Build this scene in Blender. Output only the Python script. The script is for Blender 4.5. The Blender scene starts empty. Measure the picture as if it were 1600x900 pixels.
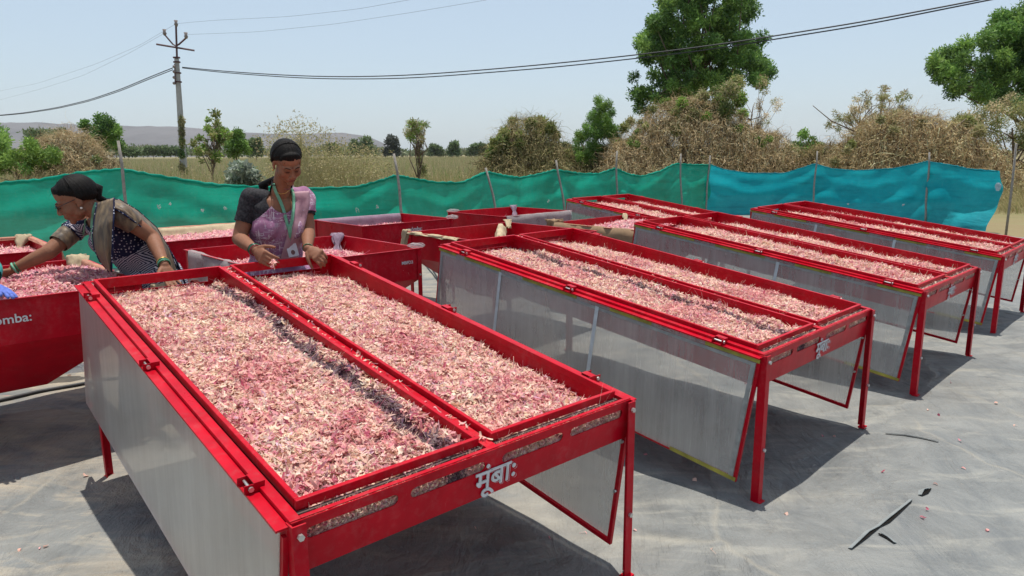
import bpy, bmesh, math, random
import numpy as np
from mathutils import Vector, Matrix
from mathutils.bvhtree import BVHTree

random.seed(7)
RG = np.random.default_rng(7)
scene = bpy.context.scene
COL = scene.collection

# ------------------------------------------------------------------ camera
F_PX, PITCH, ROLL, CAM_Z = 1087.0, 0.190, -0.007, 1.5
cp, sp, cr, sr = math.cos(PITCH), math.sin(PITCH), math.cos(ROLL), math.sin(ROLL)
R0 = np.array([[1, 0, 0], [0, -sp, -cp], [0, cp, -sp]])
RC = np.array([[cr, -sr, 0], [sr, cr, 0], [0, 0, 1]]) @ R0      # world -> camera (right, down, forward)
CAM = np.array([0, 0, CAM_Z])
cam_data = bpy.data.cameras.new('camera')
cam = bpy.data.objects.new('camera', cam_data)
COL.objects.link(cam)
cam_data.sensor_width = 36.0
cam_data.lens = F_PX / 1600 * 36
cam_data.clip_start = 0.05
cam_data.clip_end = 20000
m = Matrix(((RC[0][0], -RC[1][0], -RC[2][0], 0), (RC[0][1], -RC[1][1], -RC[2][1], 0),
            (RC[0][2], -RC[1][2], -RC[2][2], CAM_Z), (0, 0, 0, 1)))
cam.matrix_world = m
scene.camera = cam

# ------------------------------------------------------------------ light
SUN_EL, SUN_DIR = 82.5, np.array([0.02, 0.125, 1.0])
scene.view_settings.view_transform = 'Standard'
scene.view_settings.look = 'None'
scene.view_settings.exposure = 0.3
scene.view_settings.gamma = 1
world = bpy.data.worlds.new('World')
scene.world = world
world.use_nodes = True
wn = world.node_tree
wn.nodes.clear()
sky = wn.nodes.new('ShaderNodeTexSky')
sky.sky_type = 'NISHITA'
sky.sun_disc = False
sky.sun_elevation = math.radians(SUN_EL)
sky.sun_rotation = math.atan2(SUN_DIR[0], SUN_DIR[1])
sky.air_density = 1.0
sky.dust_density = 1.2
sky.ozone_density = 1.0
bg = wn.nodes.new('ShaderNodeBackground')
bg.inputs['Strength'].default_value = 0.13
wo = wn.nodes.new('ShaderNodeOutputWorld')
hz_mix = wn.nodes.new('ShaderNodeMix'); hz_mix.data_type = 'RGBA'        # milky hot-season sky: the blue is veiled evenly all round
hz_mix.inputs[0].default_value = .62; hz_mix.inputs[7].default_value = (3.65, 4.35, 4.95, 1)
wn.links.new(sky.outputs[0], hz_mix.inputs[6]); wn.links.new(hz_mix.outputs[2], bg.inputs[0])
wn.links.new(bg.outputs[0], wo.inputs[0])
sl = bpy.data.lights.new('sun', 'SUN')
sl.energy = 4.2
sl.angle = math.radians(0.53)
sl.color = (1.0, 0.955, 0.88)
so = bpy.data.objects.new('sun', sl)
COL.objects.link(so)
so.location = (0, 0, 30)
so.rotation_euler = Vector((-SUN_DIR[0], -SUN_DIR[1], -SUN_DIR[2])).to_track_quat('-Z', 'Y').to_euler()

# ------------------------------------------------------------------ helpers
def V3(*a): return np.array(a, float)
def ray(u, v): return RC.T @ np.array([(u - 800) / F_PX, (v - 450) / F_PX, 1.0])
def onz(u, v, z=0.0):
    d = ray(u, v); return CAM + d * ((z - CAM_Z) / d[2])
def aty(u, v, y):
    d = ray(u, v); return CAM + d * (y / d[1])
def proj(p):
    c = RC @ (np.asarray(p, float) - CAM); return 800 + F_PX * c[0] / c[2], 450 + F_PX * c[1] / c[2]
def nrm(v):
    v = np.asarray(v, float); return v / (np.linalg.norm(v) + 1e-12)

def tag(o, label=None, cat=None, group=None, kind=None):
    if label: o['label'] = label
    if cat: o['category'] = cat
    if group: o['group'] = group
    if kind: o['kind'] = kind
    return o
def empty(name, loc=(0, 0, 0), rot=(0, 0, 0)):
    o = bpy.data.objects.new(name, None); COL.objects.link(o)
    o.location = loc; o.rotation_euler = rot; o.empty_display_size = 0.1
    return o
def link(name, me, parent=None):
    o = bpy.data.objects.new(name, me); COL.objects.link(o)
    if parent is not None: o.parent = parent
    return o
def dup(root, parent=None):
    c = root.copy(); COL.objects.link(c); c.parent = parent
    for ch in root.children: dup(ch, c)
    return c

def fast_mesh(name, V, F, mat, col=None, smooth=False, uv=None):
    """V (n,3); F (m,k); col per-vertex (n,3)"""
    V = np.asarray(V, np.float32); F = np.asarray(F, np.int32)
    me = bpy.data.meshes.new(name)
    k = F.shape[1]
    me.vertices.add(len(V)); me.vertices.foreach_set('co', V.ravel())
    me.loops.add(F.size); me.loops.foreach_set('vertex_index', F.ravel())
    me.polygons.add(len(F)); me.polygons.foreach_set('loop_start', np.arange(0, F.size, k, dtype=np.int32))
    if smooth: me.polygons.foreach_set('use_smooth', np.ones(len(F), bool))
    if uv is not None:
        ul = me.uv_layers.new(name='UVMap'); ul.data.foreach_set('uv', np.asarray(uv, np.float32)[F.ravel()].ravel())
    me.update(calc_edges=True)
    if col is not None:
        a = me.color_attributes.new('Col', 'FLOAT_COLOR', 'POINT')
        c4 = np.ones((len(V), 4), np.float32); c4[:, :3] = col
        a.data.foreach_set('color', c4.ravel())
    if mat: me.materials.append(mat)
    return me

class MB:
    def __init__(s): s.v = []; s.f = []; s.uv = []
    def add(s, V, F, uv=None):
        n = len(s.v); s.v += [tuple(map(float, p)) for p in V]; s.f += [tuple(int(i) + n for i in f) for f in F]
        s.uv += ([tuple(p) for p in uv] if uv is not None else [(float(p[0]), float(p[1])) for p in V])
        return s
    def box(s, a, b, M=None):
        x0, y0, z0 = a; x1, y1, z1 = b
        V = [(x0, y0, z0), (x1, y0, z0), (x1, y1, z0), (x0, y1, z0), (x0, y0, z1), (x1, y0, z1), (x1, y1, z1), (x0, y1, z1)]
        if M: V = [M(*p) for p in V]
        return s.add(V, [(0, 3, 2, 1), (4, 5, 6, 7), (0, 1, 5, 4), (1, 2, 6, 5), (2, 3, 7, 6), (3, 0, 4, 7)])
    def tube(s, pts, rad, n=8, cap=True, flat=None):
        pts = [np.asarray(p, float) for p in pts]
        if not hasattr(rad, '__len__'): rad = [rad] * len(pts)
        V = []; F = []; N = None; uv = []
        L = 0
        for i, p in enumerate(pts):
            t = nrm(pts[min(i + 1, len(pts) - 1)] - pts[max(i - 1, 0)])
            if N is None:
                N = nrm(np.cross(t, (0, 0, 1) if abs(t[2]) < .9 else (1, 0, 0)))
            N = nrm(N - t * (N @ t)); B = np.cross(t, N)
            if i: L += np.linalg.norm(p - pts[i - 1])
            for k in range(n):
                a = 2 * math.pi * k / n
                V.append(p + rad[i] * (math.cos(a) * N + math.sin(a) * B * (flat or 1))); uv.append((k / n, L))
        m_ = len(pts)
        for i in range(m_ - 1):
            for k in range(n):
                F.append((i * n + k, i * n + (k + 1) % n, (i + 1) * n + (k + 1) % n, (i + 1) * n + k))
        if cap:
            F.append(tuple(range(n))[::-1]); F.append(tuple((m_ - 1) * n + k for k in range(n)))
        return s.add(V, F, uv)
    def ell(s, c, r, ax=None, nu=14, nv=9):
        c = np.asarray(c, float); r = (r, r, r) if not hasattr(r, '__len__') else r
        A = np.eye(3) if ax is None else np.array(ax)
        V = [c + A[2] * r[2]]
        for j in range(1, nv):
            th = math.pi * j / nv
            for i in range(nu):
                ph = 2 * math.pi * i / nu
                V.append(c + A[0] * r[0] * math.sin(th) * math.cos(ph) + A[1] * r[1] * math.sin(th) * math.sin(ph) + A[2] * r[2] * math.cos(th))
        V.append(c - A[2] * r[2])
        F = [(0, 1 + i, 1 + (i + 1) % nu) for i in range(nu)]
        for j in range(nv - 2):
            for i in range(nu):
                a = 1 + j * nu; F.append((a + i, a + nu + i, a + nu + (i + 1) % nu, a + (i + 1) % nu))
        e = len(V) - 1; a = 1 + (nv - 2) * nu
        F += [(a + i, e, a + (i + 1) % nu) for i in range(nu)]
        return s.add(V, F)
    def cap(s, p0, p1, r0, r1, n=14, sec=1.0, N=None):
        """tapered capsule with rounded ends, optional flattened section along N"""
        p0 = np.asarray(p0, float); p1 = np.asarray(p1, float)
        t = nrm(p1 - p0)
        if N is None: N = np.cross(t, (0, 0, 1) if abs(t[2]) < .9 else (1, 0, 0))
        N = nrm(np.asarray(N) - t * (np.asarray(N) @ t)); B = np.cross(t, N)
        pts = []; rr = []
        for a in (-80, -55, -30, 0): pts.append(p0 + t * r0 * math.sin(math.radians(a))); rr.append(r0 * math.cos(math.radians(a)))
        for a in (0, 30, 55, 80): pts.append(p1 + t * r1 * math.sin(math.radians(a))); rr.append(r1 * math.cos(math.radians(a)))
        V = []; F = []
        for p, r in zip(pts, rr):
            for k in range(n):
                a = 2 * math.pi * k / n
                V.append(p + r * (math.cos(a) * N * sec + math.sin(a) * B))
        for i in range(len(pts) - 1):
            for k in range(n):
                F.append((i * n + k, i * n + (k + 1) % n, (i + 1) * n + (k + 1) % n, (i + 1) * n + k))
        F.append(tuple(range(n))[::-1]); F.append(tuple((len(pts) - 1) * n + k for k in range(n)))
        return s.add(V, F)
    def loft(s, rings, n=28):
        """rings: (centre, X axis, Y axis, rx, ry) closed"""
        V = []; F = []
        for (c, X, Y, rx, ry) in rings:
            for k in range(n):
                a = 2 * math.pi * k / n
                ca, sa = math.cos(a), math.sin(a)
                V.append(np.asarray(c) + np.asarray(X) * rx * math.copysign(abs(ca) ** .85, ca) + np.asarray(Y) * ry * math.copysign(abs(sa) ** .85, sa))
        for i in range(len(rings) - 1):
            for k in range(n):
                F.append((i * n + k, i * n + (k + 1) % n, (i + 1) * n + (k + 1) % n, (i + 1) * n + k))
        F.append(tuple(range(n))[::-1]); F.append(tuple((len(rings) - 1) * n + k for k in range(n)))
        return s.add(V, F)
    def grid(s, P, close=False):
        P = np.asarray(P); a, b = P.shape[:2]
        uv = [(j / max(b - 1, 1), i / max(a - 1, 1)) for i in range(a) for j in range(b)]
        F = [(i * b + j, i * b + j + 1, (i + 1) * b + j + 1, (i + 1) * b + j) for i in range(a - 1) for j in range(b - 1)]
        return s.add(P.reshape(-1, 3), F, uv)
    def mesh(s, name, mat, smooth=False):
        me = bpy.data.meshes.new(name); me.from_pydata(s.v, [], s.f)
        ul = me.uv_layers.new(name='UVMap')
        li = np.zeros(len(me.loops), np.int32); me.loops.foreach_get('vertex_index', li)
        ul.data.foreach_set('uv', np.array(s.uv, np.float32)[li].ravel())
        if smooth: me.polygons.foreach_set('use_smooth', [True] * len(me.polygons))
        if mat: me.materials.append(mat)
        me.update(); return me
    def build(s, name, mat, parent=None, smooth=False, bev=0, solid=0, off=0, fixn=False):
        me = s.mesh(name, mat, smooth)
        if fixn:
            bm = bmesh.new(); bm.from_mesh(me); bmesh.ops.recalc_face_normals(bm, faces=bm.faces); bm.to_mesh(me); bm.free()
        o = link(name, me, parent)
        if solid:
            md = o.modifiers.new('solid', 'SOLIDIFY'); md.thickness = solid; md.offset = off
        if bev:
            md = o.modifiers.new('bevel', 'BEVEL'); md.width = bev; md.segments = 2; md.limit_method = 'ANGLE'
        return o

# smooth value noise in numpy (for geometry)
_T = RG.random((256, 256))
def vnoise(x, y):
    x = np.asarray(x, float); y = np.asarray(y, float)
    xi = np.floor(x).astype(int); yi = np.floor(y).astype(int); fx = x - xi; fy = y - yi
    fx = fx * fx * (3 - 2 * fx); fy = fy * fy * (3 - 2 * fy)
    g = lambda a, b: _T[a % 256, b % 256]
    return (g(xi, yi) * (1 - fx) + g(xi + 1, yi) * fx) * (1 - fy) + (g(xi, yi + 1) * (1 - fx) + g(xi + 1, yi + 1) * fx) * fy
def fbm(x, y, o=4):
    r = 0; a = .5; t = 0
    for i in range(o):
        r = r + a * vnoise(x * 2 ** i + 17 * i, y * 2 ** i + 31 * i); t += a; a *= .5
    return r / t - .5

# ------------------------------------------------------------------ materials
class NT:
    def __init__(s, name):
        s.m = bpy.data.materials.new(name); s.m.use_nodes = True; s.t = s.m.node_tree
        s.b = s.t.nodes['Principled BSDF']; s.out = s.t.nodes['Material Output']
    def n(s, typ, **kw):
        x = s.t.nodes.new(typ)
        for k, v in kw.items():
            if k.startswith('i_'):
                key = k[2:]; key = int(key) if key.isdigit() else key.replace('_', ' ')
                if isinstance(v, bpy.types.NodeSocket): s.t.links.new(v, x.inputs[key])
                else: x.inputs[key].default_value = v
            else: setattr(x, k, v)
        return x
    def l(s, a, b): s.t.links.new(a, b)
    def noise(s, scale, vec=None, detail=4, rough=.55, dist=0):
        x = s.n('ShaderNodeTexNoise', i_Scale=scale, i_Detail=detail, i_Roughness=rough, i_Distortion=dist)
        if vec is not None: s.l(vec, x.inputs['Vector'])
        return x.outputs['Fac']
    def coord(s, which='Object', scale=None, rot=None):
        c = s.n('ShaderNodeTexCoord').outputs[which]
        if scale or rot:
            mp = s.n('ShaderNodeMapping'); s.l(c, mp.inputs[0])
            if scale: mp.inputs['Scale'].default_value = scale
            if rot: mp.inputs['Rotation'].default_value = rot
            return mp.outputs[0]
        return c
    def ramp(s, fac, stops, interp='LINEAR'):
        r = s.n('ShaderNodeValToRGB'); r.color_ramp.interpolation = interp
        e = r.color_ramp.elements
        while len(e) < len(stops): e.new(.5)
        for el, (p, c) in zip(e, stops):
            el.position = p; el.color = (c, c, c, 1) if not hasattr(c, '__len__') else (*c, 1)
        s.l(fac, r.inputs[0]); return r.outputs[0]
    def mix(s, fac, a, b, mode='MIX'):
        x = s.n('ShaderNodeMix', data_type='RGBA', blend_type=mode)
        for sock, val in ((x.inputs[0], fac), (x.inputs[6], a), (x.inputs[7], b)):
            if isinstance(val, bpy.types.NodeSocket): s.l(val, sock)
            else: sock.default_value = val if not hasattr(val, '__len__') else (*val, 1)
        return x.outputs[2]
    def math(s, op, a, b=0.0, c=None):
        x = s.n('ShaderNodeMath', operation=op)
        for i, val in enumerate((a, b) if c is None else (a, b, c)):
            if isinstance(val, bpy.types.NodeSocket): s.l(val, x.inputs[i])
            else: x.inputs[i].default_value = val
        return x.outputs[0]
    def bump(s, h, strength=.3, dist=.01):
        x = s.n('ShaderNodeBump', i_Strength=strength, i_Distance=dist); s.l(h, x.inputs['Height']); s.l(x.outputs[0], s.b.inputs['Normal']); return x
    def base(s, c, rough=.5, spec=.5, metal=0):
        if isinstance(c, bpy.types.NodeSocket): s.l(c, s.b.inputs['Base Color'])
        else: s.b.inputs['Base Color'].default_value = (*c, 1)
        if isinstance(rough, bpy.types.NodeSocket): s.l(rough, s.b.inputs['Roughness'])
        else: s.b.inputs['Roughness'].default_value = rough
        s.b.inputs['Specular IOR Level'].default_value = spec
        s.b.inputs['Metallic'].default_value = metal
        return s.m

def mk_red():
    t = NT('red paint')
    c = t.coord('Object')
    n1 = t.noise(3.5, c, 6, .65); n2 = t.noise(40, c, 3, .7)
    dust = t.ramp(t.math('MULTIPLY', n1, n2), [(.24, 0.0), (.42, .42)])
    col = t.mix(dust, (.46, .0015, .013), (.42, .075, .08))
    fine = t.ramp(t.noise(9, c, 3), [(.35, (.82, .82, .82)), (.65, (1.05, 1.05, 1.05))])
    col = t.mix(1.0, col, fine, 'MULTIPLY')
    scr = t.ramp(t.noise(1.0, t.coord('Object', (70, 70, 9)), 3, .8), [(.66, 0.0), (.74, .55)])
    col = t.mix(t.math('MULTIPLY', scr, t.ramp(t.noise(2.3, c, 3), [(.48, 0.0), (.6, 1.0)])), col, (.50, .20, .18))
    r = t.ramp(n1, [(.3, .24), (.7, .5)])
    t.bump(n2, .05, .002)
    return t.base(col, r, .16)
RED = mk_red()

def mk_simple(name, c, rough=.6, nscale=8, var=.25, spec=.4, metal=0, bump=0):
    t = NT(name); co = t.coord('Object')
    n = t.noise(nscale, co, 5, .6)
    f = t.ramp(n, [(.25, tuple(x * (1 - var) for x in c)), (.75, tuple(min(1, x * (1 + var)) for x in c))])
    if bump: t.bump(n, bump, .01)
    return t.base(f, rough, spec, metal)

def mk_col(name, rough=.6, transl=0.0, spec=.3):
    """surface colour from the per-piece colour attribute"""
    t = NT(name)
    a = t.n('ShaderNodeAttribute', attribute_name='Col').outputs['Color']
    t.base(a, rough, spec)
    if transl:
        tr = t.n('ShaderNodeBsdfTranslucent'); t.l(a, tr.inputs[0])
        mx = t.n('ShaderNodeMixShader'); mx.inputs[0].default_value = transl
        t.l(t.b.outputs[0], mx.inputs[1]); t.l(tr.outputs[0], mx.inputs[2]); t.l(mx.outputs[0], t.out.inputs[0])
    return t.m
LEAF = mk_col('leaf', .55, .35, .3)
STRAW = mk_col('dry straw', .8, .38, .1)
ONION = mk_col('dried onion', .55, .34, .35)
BARK = mk_simple('bark', (.16, .12, .09), .9, 12, .4, .1, 0, .5)
BOLT = mk_simple('galvanised bolt', (.6, .6, .58), .35, 30, .15, .5, .8)
WHITE = mk_simple('white lettering', (.62, .62, .64), .5, 20, .12)
TAPE = mk_simple('yellow edge tape', (.30, .27, .045), .6, 10, .5)
CONC = mk_simple('weathered concrete', (.40, .385, .37), .9, 9, .2, .2, 0, .3)
IRON = mk_simple('dark painted iron', (.10, .045, .05), .6, 20, .3)
CABLE = mk_simple('black cable', (.03, .03, .035), .6, 20, .2)
PORC = mk_simple('insulator', (.25, .2, .18), .3, 20, .2)
WOODPOLE = mk_simple('grey wooden pole', (.26, .235, .21), .9, 25, .3, .1, 0, .4)

def mk_sheet():
    t = NT('clear dusty plastic sheet')
    c = t.coord('Object', (1, 1, 1))
    st = t.noise(1.0, t.coord('Object', (30, 30, 1.2)), 6, .7)
    st2 = t.noise(1.0, t.coord('Object', (9, 9, .5)), 4, .6)
    sp_ = t.noise(90, t.coord('Object', (1, 1, .25)), 3, .8)
    big = t.noise(2.2, c, 4, .6)
    f = t.math('ADD', t.ramp(st, [(.36, .04), (.74, .26)]), t.ramp(st2, [(.34, .04), (.72, .22)]))
    f = t.math('ADD', f, t.ramp(big, [(.36, .02), (.66, .24)]))
    drip = t.noise(1.0, t.coord('Object', (150, 150, 2.2)), 3, .8)
    f = t.math('ADD', f, t.math('MULTIPLY', t.ramp(drip, [(.62, 0.0), (.76, .30)]), t.ramp(big, [(.42, 0.0), (.56, 1.0)])))
    f = t.math('ADD', f, t.ramp(sp_, [(.62, 0.0), (.80, .22)]))
    f = t.math('MULTIPLY', t.math('ADD', f, .12), .46)      # the sheet has two faces
    t.base((.88, .88, .85), .5, .5)
    tl = t.n('ShaderNodeBsdfTranslucent'); tl.inputs[0].default_value = (.86, .86, .82, 1)
    m1 = t.n('ShaderNodeMixShader'); m1.inputs[0].default_value = .25
    t.l(t.b.outputs[0], m1.inputs[1]); t.l(tl.outputs[0], m1.inputs[2])
    tr = t.n('ShaderNodeBsdfTransparent'); tr.inputs[0].default_value = (.965, .965, .96, 1)
    m2 = t.n('ShaderNodeMixShader'); t.l(f, m2.inputs[0])
    t.l(tr.outputs[0], m2.inputs[1]); t.l(m1.outputs[0], m2.inputs[2])
    gl = t.n('ShaderNodeBsdfGlossy'); gl.inputs['Roughness'].default_value = .28; gl.inputs[0].default_value = (.9, .9, .9, 1)
    fr = t.n('ShaderNodeFresnel'); fr.inputs[0].default_value = 1.45
    m3 = t.n('ShaderNodeMixShader'); t.l(t.math('MULTIPLY_ADD', fr.outputs[0], .7, .035), m3.inputs[0]); t.l(m2.outputs[0], m3.inputs[1]); t.l(gl.outputs[0], m3.inputs[2])
    t.l(m3.outputs[0], t.out.inputs[0]); return t.m
SHEET = mk_sheet()
STRIP = mk_simple('frosted joint strip', (.50, .53, .56), .5, 20, .15)

def mk_mat():
    t = NT('grey woven ground sheet')
    g = t.coord('Object')
    big = t.noise(.55, g, 6, .62); mid = t.noise(2.6, g, 6, .68, .6); fine = t.noise(26, g, 5, .7)
    st = t.noise(1.0, t.coord('Object', (2.0, 6.5, 1), (0, 0, .5)), 5, .65, .8)
    st2 = t.noise(1.0, t.coord('Object', (7.5, 2.2, 1), (0, 0, .9)), 5, .65, .8)
    a = t.ramp(mid, [(.28, (.112, .118, .118)), (.52, (.182, .187, .181)), (.75, (.245, .247, .232))])
    a = t.mix(t.ramp(st, [(.52, 0.0), (.66, .50)]), a, (.315, .31, .275))
    a = t.mix(t.ramp(st2, [(.52, 0.0), (.68, .50)]), a, (.10, .110, .118))
    # tan dust, heavier to the left where people walk
    sx = t.n('ShaderNodeSeparateXYZ'); t.l(g, sx.inputs[0])
    left = t.ramp(t.math('MULTIPLY_ADD', sx.outputs[0], -.22, .25), [(0.1, 0.10), (.75, .95)])
    tan = t.ramp(t.math('ADD', t.math('MULTIPLY', big, .6), t.math('MULTIPLY', st, .4)), [(.43, 0.0), (.56, 1.0)])
    tf = t.math('MULTIPLY', tan, left)
    a = t.mix(t.math('MULTIPLY', tf, .85), a, (.40, .33, .235))
    a = t.mix(t.ramp(fine, [(.63, 0.0), (.80, .5)]), a, (.38, .34, .28))
    cr1 = t.n('ShaderNodeTexVoronoi', feature='DISTANCE_TO_EDGE', i_Scale=1.0); t.l(t.coord('Object', (.55, .9, 1), (0, 0, .3)), cr1.inputs['Vector'])
    ds = t.n('ShaderNodeMix', data_type='VECTOR'); ds.inputs[0].default_value = .35; nz = t.n('ShaderNodeTexNoise', i_Scale=1.3, i_Detail=5); t.l(g, nz.inputs[0]); t.l(g, ds.inputs[4]); t.l(nz.outputs['Color'], ds.inputs[5]); t.l(ds.outputs[1], cr1.inputs['Vector'])
    a = t.mix(t.math('MULTIPLY', t.ramp(cr1.outputs[0], [(.0, .42), (.014, 0.0)]), t.ramp(t.noise(1.7, g), [(.38, 0.0), (.55, 1.0)])), a, (.34, .31, .25))
    h = t.math('ADD', t.math('MULTIPLY', mid, .7), t.math('MULTIPLY', st2, .5))
    h = t.math('ADD', h, t.math('MULTIPLY', fine, .06)); h = t.math('ADD', h, t.ramp(cr1.outputs[0], [(.0, .35), (.06, 0.0)]))
    t.bump(h, .9, .06)
    return t.base(a, .62, .35)
MAT = mk_mat()

def mk_soil():
    t = NT('dry field soil'); g = t.coord('Object')
    n = t.noise(.12, g, 6, .65); n2 = t.noise(2.2, g, 5, .7)
    c = t.ramp(n, [(.3, (.24, .19, .11)), (.5, (.20, .19, .09)), (.7, (.14, .155, .065))])
    c = t.mix(t.ramp(n2, [(.35, .5), (.7, 0.0)]), c, (.22, .15, .09))
    t.bump(n2, .6, .05)
    return t.base(c, .95, .1)
SOIL = mk_soil()

def mk_net(name, c1, c2, dens):
    t = NT(name)
    uv = t.coord('Object')
    n = t.noise(1.6, uv, 6, .65); n2 = t.noise(14, uv, 4, .7); n3 = t.noise(1.0, t.coord('Object', (1.2, 1.2, 9)), 4, .6)
    c = t.mix(t.ramp(n, [(.3, 0.0), (.7, 1.0)]), c1, c2)
    c = t.mix(t.ramp(n3, [(.5, 0.0), (.75, .45)]), c, tuple(x * .42 for x in c1))
    c = t.mix(t.ramp(n2, [(.6, 0.0), (.78, .14)]), c, (.28, .30, .22))
    t.base(c, .7, .25)
    t.bump(t.math('ADD', n3, t.math('MULTIPLY', n2, .3)), .8, .05)
    tl = t.n('ShaderNodeBsdfTranslucent'); t.l(c, tl.inputs[0])
    m1 = t.n('ShaderNodeMixShader'); m1.inputs[0].default_value = .42
    t.l(t.b.outputs[0], m1.inputs[1]); t.l(tl.outputs[0], m1.inputs[2])
    tr = t.n('ShaderNodeBsdfTransparent')
    m2 = t.n('ShaderNodeMixShader'); m2.inputs[0].default_value = dens
    t.l(tr.outputs[0], m2.inputs[1]); t.l(m1.outputs[0], m2.inputs[2]); t.l(m2.outputs[0], t.out.inputs[0])
    return t.m
NET_G = mk_net('green shade netting', (.002, .27, .18), (.008, .42, .30), .93)
NET_T = mk_net('teal cloth', (.004, .27, .34), (.015, .40, .46), .985)

def mk_cloth(name, c, dens=1.0, transl=.3, nscale=60, rough=.85):
    t = NT(name); co = t.coord('Object')
    n = t.noise(nscale, co, 4, .7); n2 = t.noise(9, co, 4)
    f = t.ramp(t.math('ADD', t.math('MULTIPLY', n, .5), t.math('MULTIPLY', n2, .5)), [(.3, tuple(x * .72 for x in c)), (.7, tuple(min(.9, x * 1.15) for x in c))])
    t.base(f, rough, .2); t.bump(n2, .35, .01)
    tl = t.n('ShaderNodeBsdfTranslucent'); t.l(f, tl.inputs[0])
    m1 = t.n('ShaderNodeMixShader'); m1.inputs[0].default_value = transl
    t.l(t.b.outputs[0], m1.inputs[1]); t.l(tl.outputs[0], m1.inputs[2])
    if dens < 1:
        tr = t.n('ShaderNodeBsdfTransparent'); m2 = t.n('ShaderNodeMixShader'); m2.inputs[0].default_value = dens
        t.l(tr.outputs[0], m2.inputs[1]); t.l(m1.outputs[0], m2.inputs[2]); t.l(m2.outputs[0], t.out.inputs[0])
    else: t.l(m1.outputs[0], t.out.inputs[0])
    return t.m
CREAM = mk_cloth('cream muslin', (.62, .50, .33))
BURLAP = mk_cloth('brown burlap', (.38, .25, .15), 1, .2)
WNET = mk_cloth('white fly net', (.56, .53, .53), .42)
LILAC = mk_cloth('lilac net', (.50, .38, .47), .6)
PNET = mk_cloth('peach net', (.70, .38, .27), .62)
# ------------------------------------------------------------------ ground
def ground_z(x, y):
    x = np.asarray(x, float); y = np.asarray(y, float)
    near = np.clip(1 - (np.hypot(x, y - 4) - 7) / 5, 0, 1)
    return (fbm(x * .9 + 5, y * .9 + 9, 3) * .085 + fbm(x * 3.1, y * 3.1, 2) * .016) * near

gx = np.concatenate([np.arange(-9, -4, .12), np.arange(-4, 4.5, .05), np.arange(4.5, 14.01, .12)])
gy = np.concatenate([np.arange(-2, 7, .05), np.arange(7, 18, .2)])
X, Y = np.meshgrid(gx, gy)
Z = ground_z(X, Y)
V = np.stack([X, Y, Z], -1).reshape(-1, 3)
nx = len(gx); ii, jj = np.meshgrid(np.arange(len(gy) - 1), np.arange(nx - 1), indexing='ij')
a = (ii * nx + jj).ravel(); F = np.stack([a, a + 1, a + nx + 1, a + nx], 1)
# the sheet ends along the fence, and at the right end of the teal cloth
fl = lambda x, y: np.where(x < 9.0, y < np.interp(x, [-9, -5.1, -1.9, 1.2, 5.2, 8.6], [8.3, 9.6, 11.2, 14.0, 17.4, 17.2]), y < 12.2 - (x - 9) * .55)
cen = V[F].mean(1); F = F[fl(cen[:, 0], cen[:, 1])]
link('ground_sheet', fast_mesh('ground_sheet', V, F, MAT, smooth=True))['kind'] = 'structure'
mb = MB()
xs = [-9000, -300, -60, -20, 0, 20, 60, 300, 9000]; ys = [-60, -5, 5, 12, 20, 40, 100, 400, 2000, 9000]
mb.grid([[(x, y, -.075) for x in xs] for y in ys])
o = mb.build('dry_field_ground', SOIL); tag(o, kind='structure')

# torn seams of the ground sheet: a dark gap with one lifted lip
DARKGAP = mk_simple('dark gap under the sheet', (.012, .011, .010), .95, 20, .3, .05)
LIP = mk_simple('curled sheet lip', (.23, .25, .25), .7, 10, .2)
def tear(uvs, wid, lip=1):
    pts = [onz(u, v) for u, v in uvs]
    g = MB(); lpm = MB(); A = []; B = []; C = []; D = []
    n = len(pts)
    for i, p in enumerate(pts):
        t = nrm(pts[min(i + 1, n - 1)] - pts[max(i - 1, 0)]); s_ = V3(-t[1], t[0], 0)
        w = wid[i]
        z = float(ground_z(p[0], p[1]))
        A.append(V3(p[0], p[1], z + .006) - s_ * w / 2); B.append(V3(p[0], p[1], z + .006) + s_ * w / 2)
        C.append(V3(p[0], p[1], z + .008 + w * .5) + s_ * (w / 2 - w * .1)); D.append(V3(p[0], p[1], z + .003) + s_ * (w / 2 + .012 + w * .4))
    r = empty('torn_sheet_seam', tuple(pts[0]))
    inv = Matrix.Translation(-Vector(pts[0]))
    o1 = g.grid([A, B]).build('gap', DARKGAP, r); o1.matrix_parent_inverse = inv
    o2 = lpm.grid([C, D]).build('lip', LIP, r, solid=.002); o2.matrix_parent_inverse = inv
    r['kind'] = 'structure'
    return r
tear([(1330, 868), (1345, 853), (1360, 838), (1374, 828), (1388, 820), (1405, 806), (1422, 790), (1425, 785)], [.0015, .007, .011, .003, .012, .009, .004, .001])
tear([(1372, 838), (1385, 845), (1396, 853)], [.010, .007, .002])
tear([(1440, 776), (1447, 770), (1455, 764)], [.003, .02, .003])
tear([(1384, 677), (1415, 681), (1440, 687), (1465, 694)], [.001, .0025, .002, .001])

# ------------------------------------------------------------------ drying tables
W, L, TILT, H = 1.2354, 2.168, .1293, .668
ct, stt = math.cos(TILT), math.sin(TILT)
def TL(a, b, c): return (a, b * ct - c * stt, H + b * stt + c * ct)
TABLES = [((-.518, 1.479), .722), ((1.054, 2.813), .767), ((2.509, 4.158), .761), ((3.976, 5.580), .789), ((2.198, 7.200), .767)]

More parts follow.
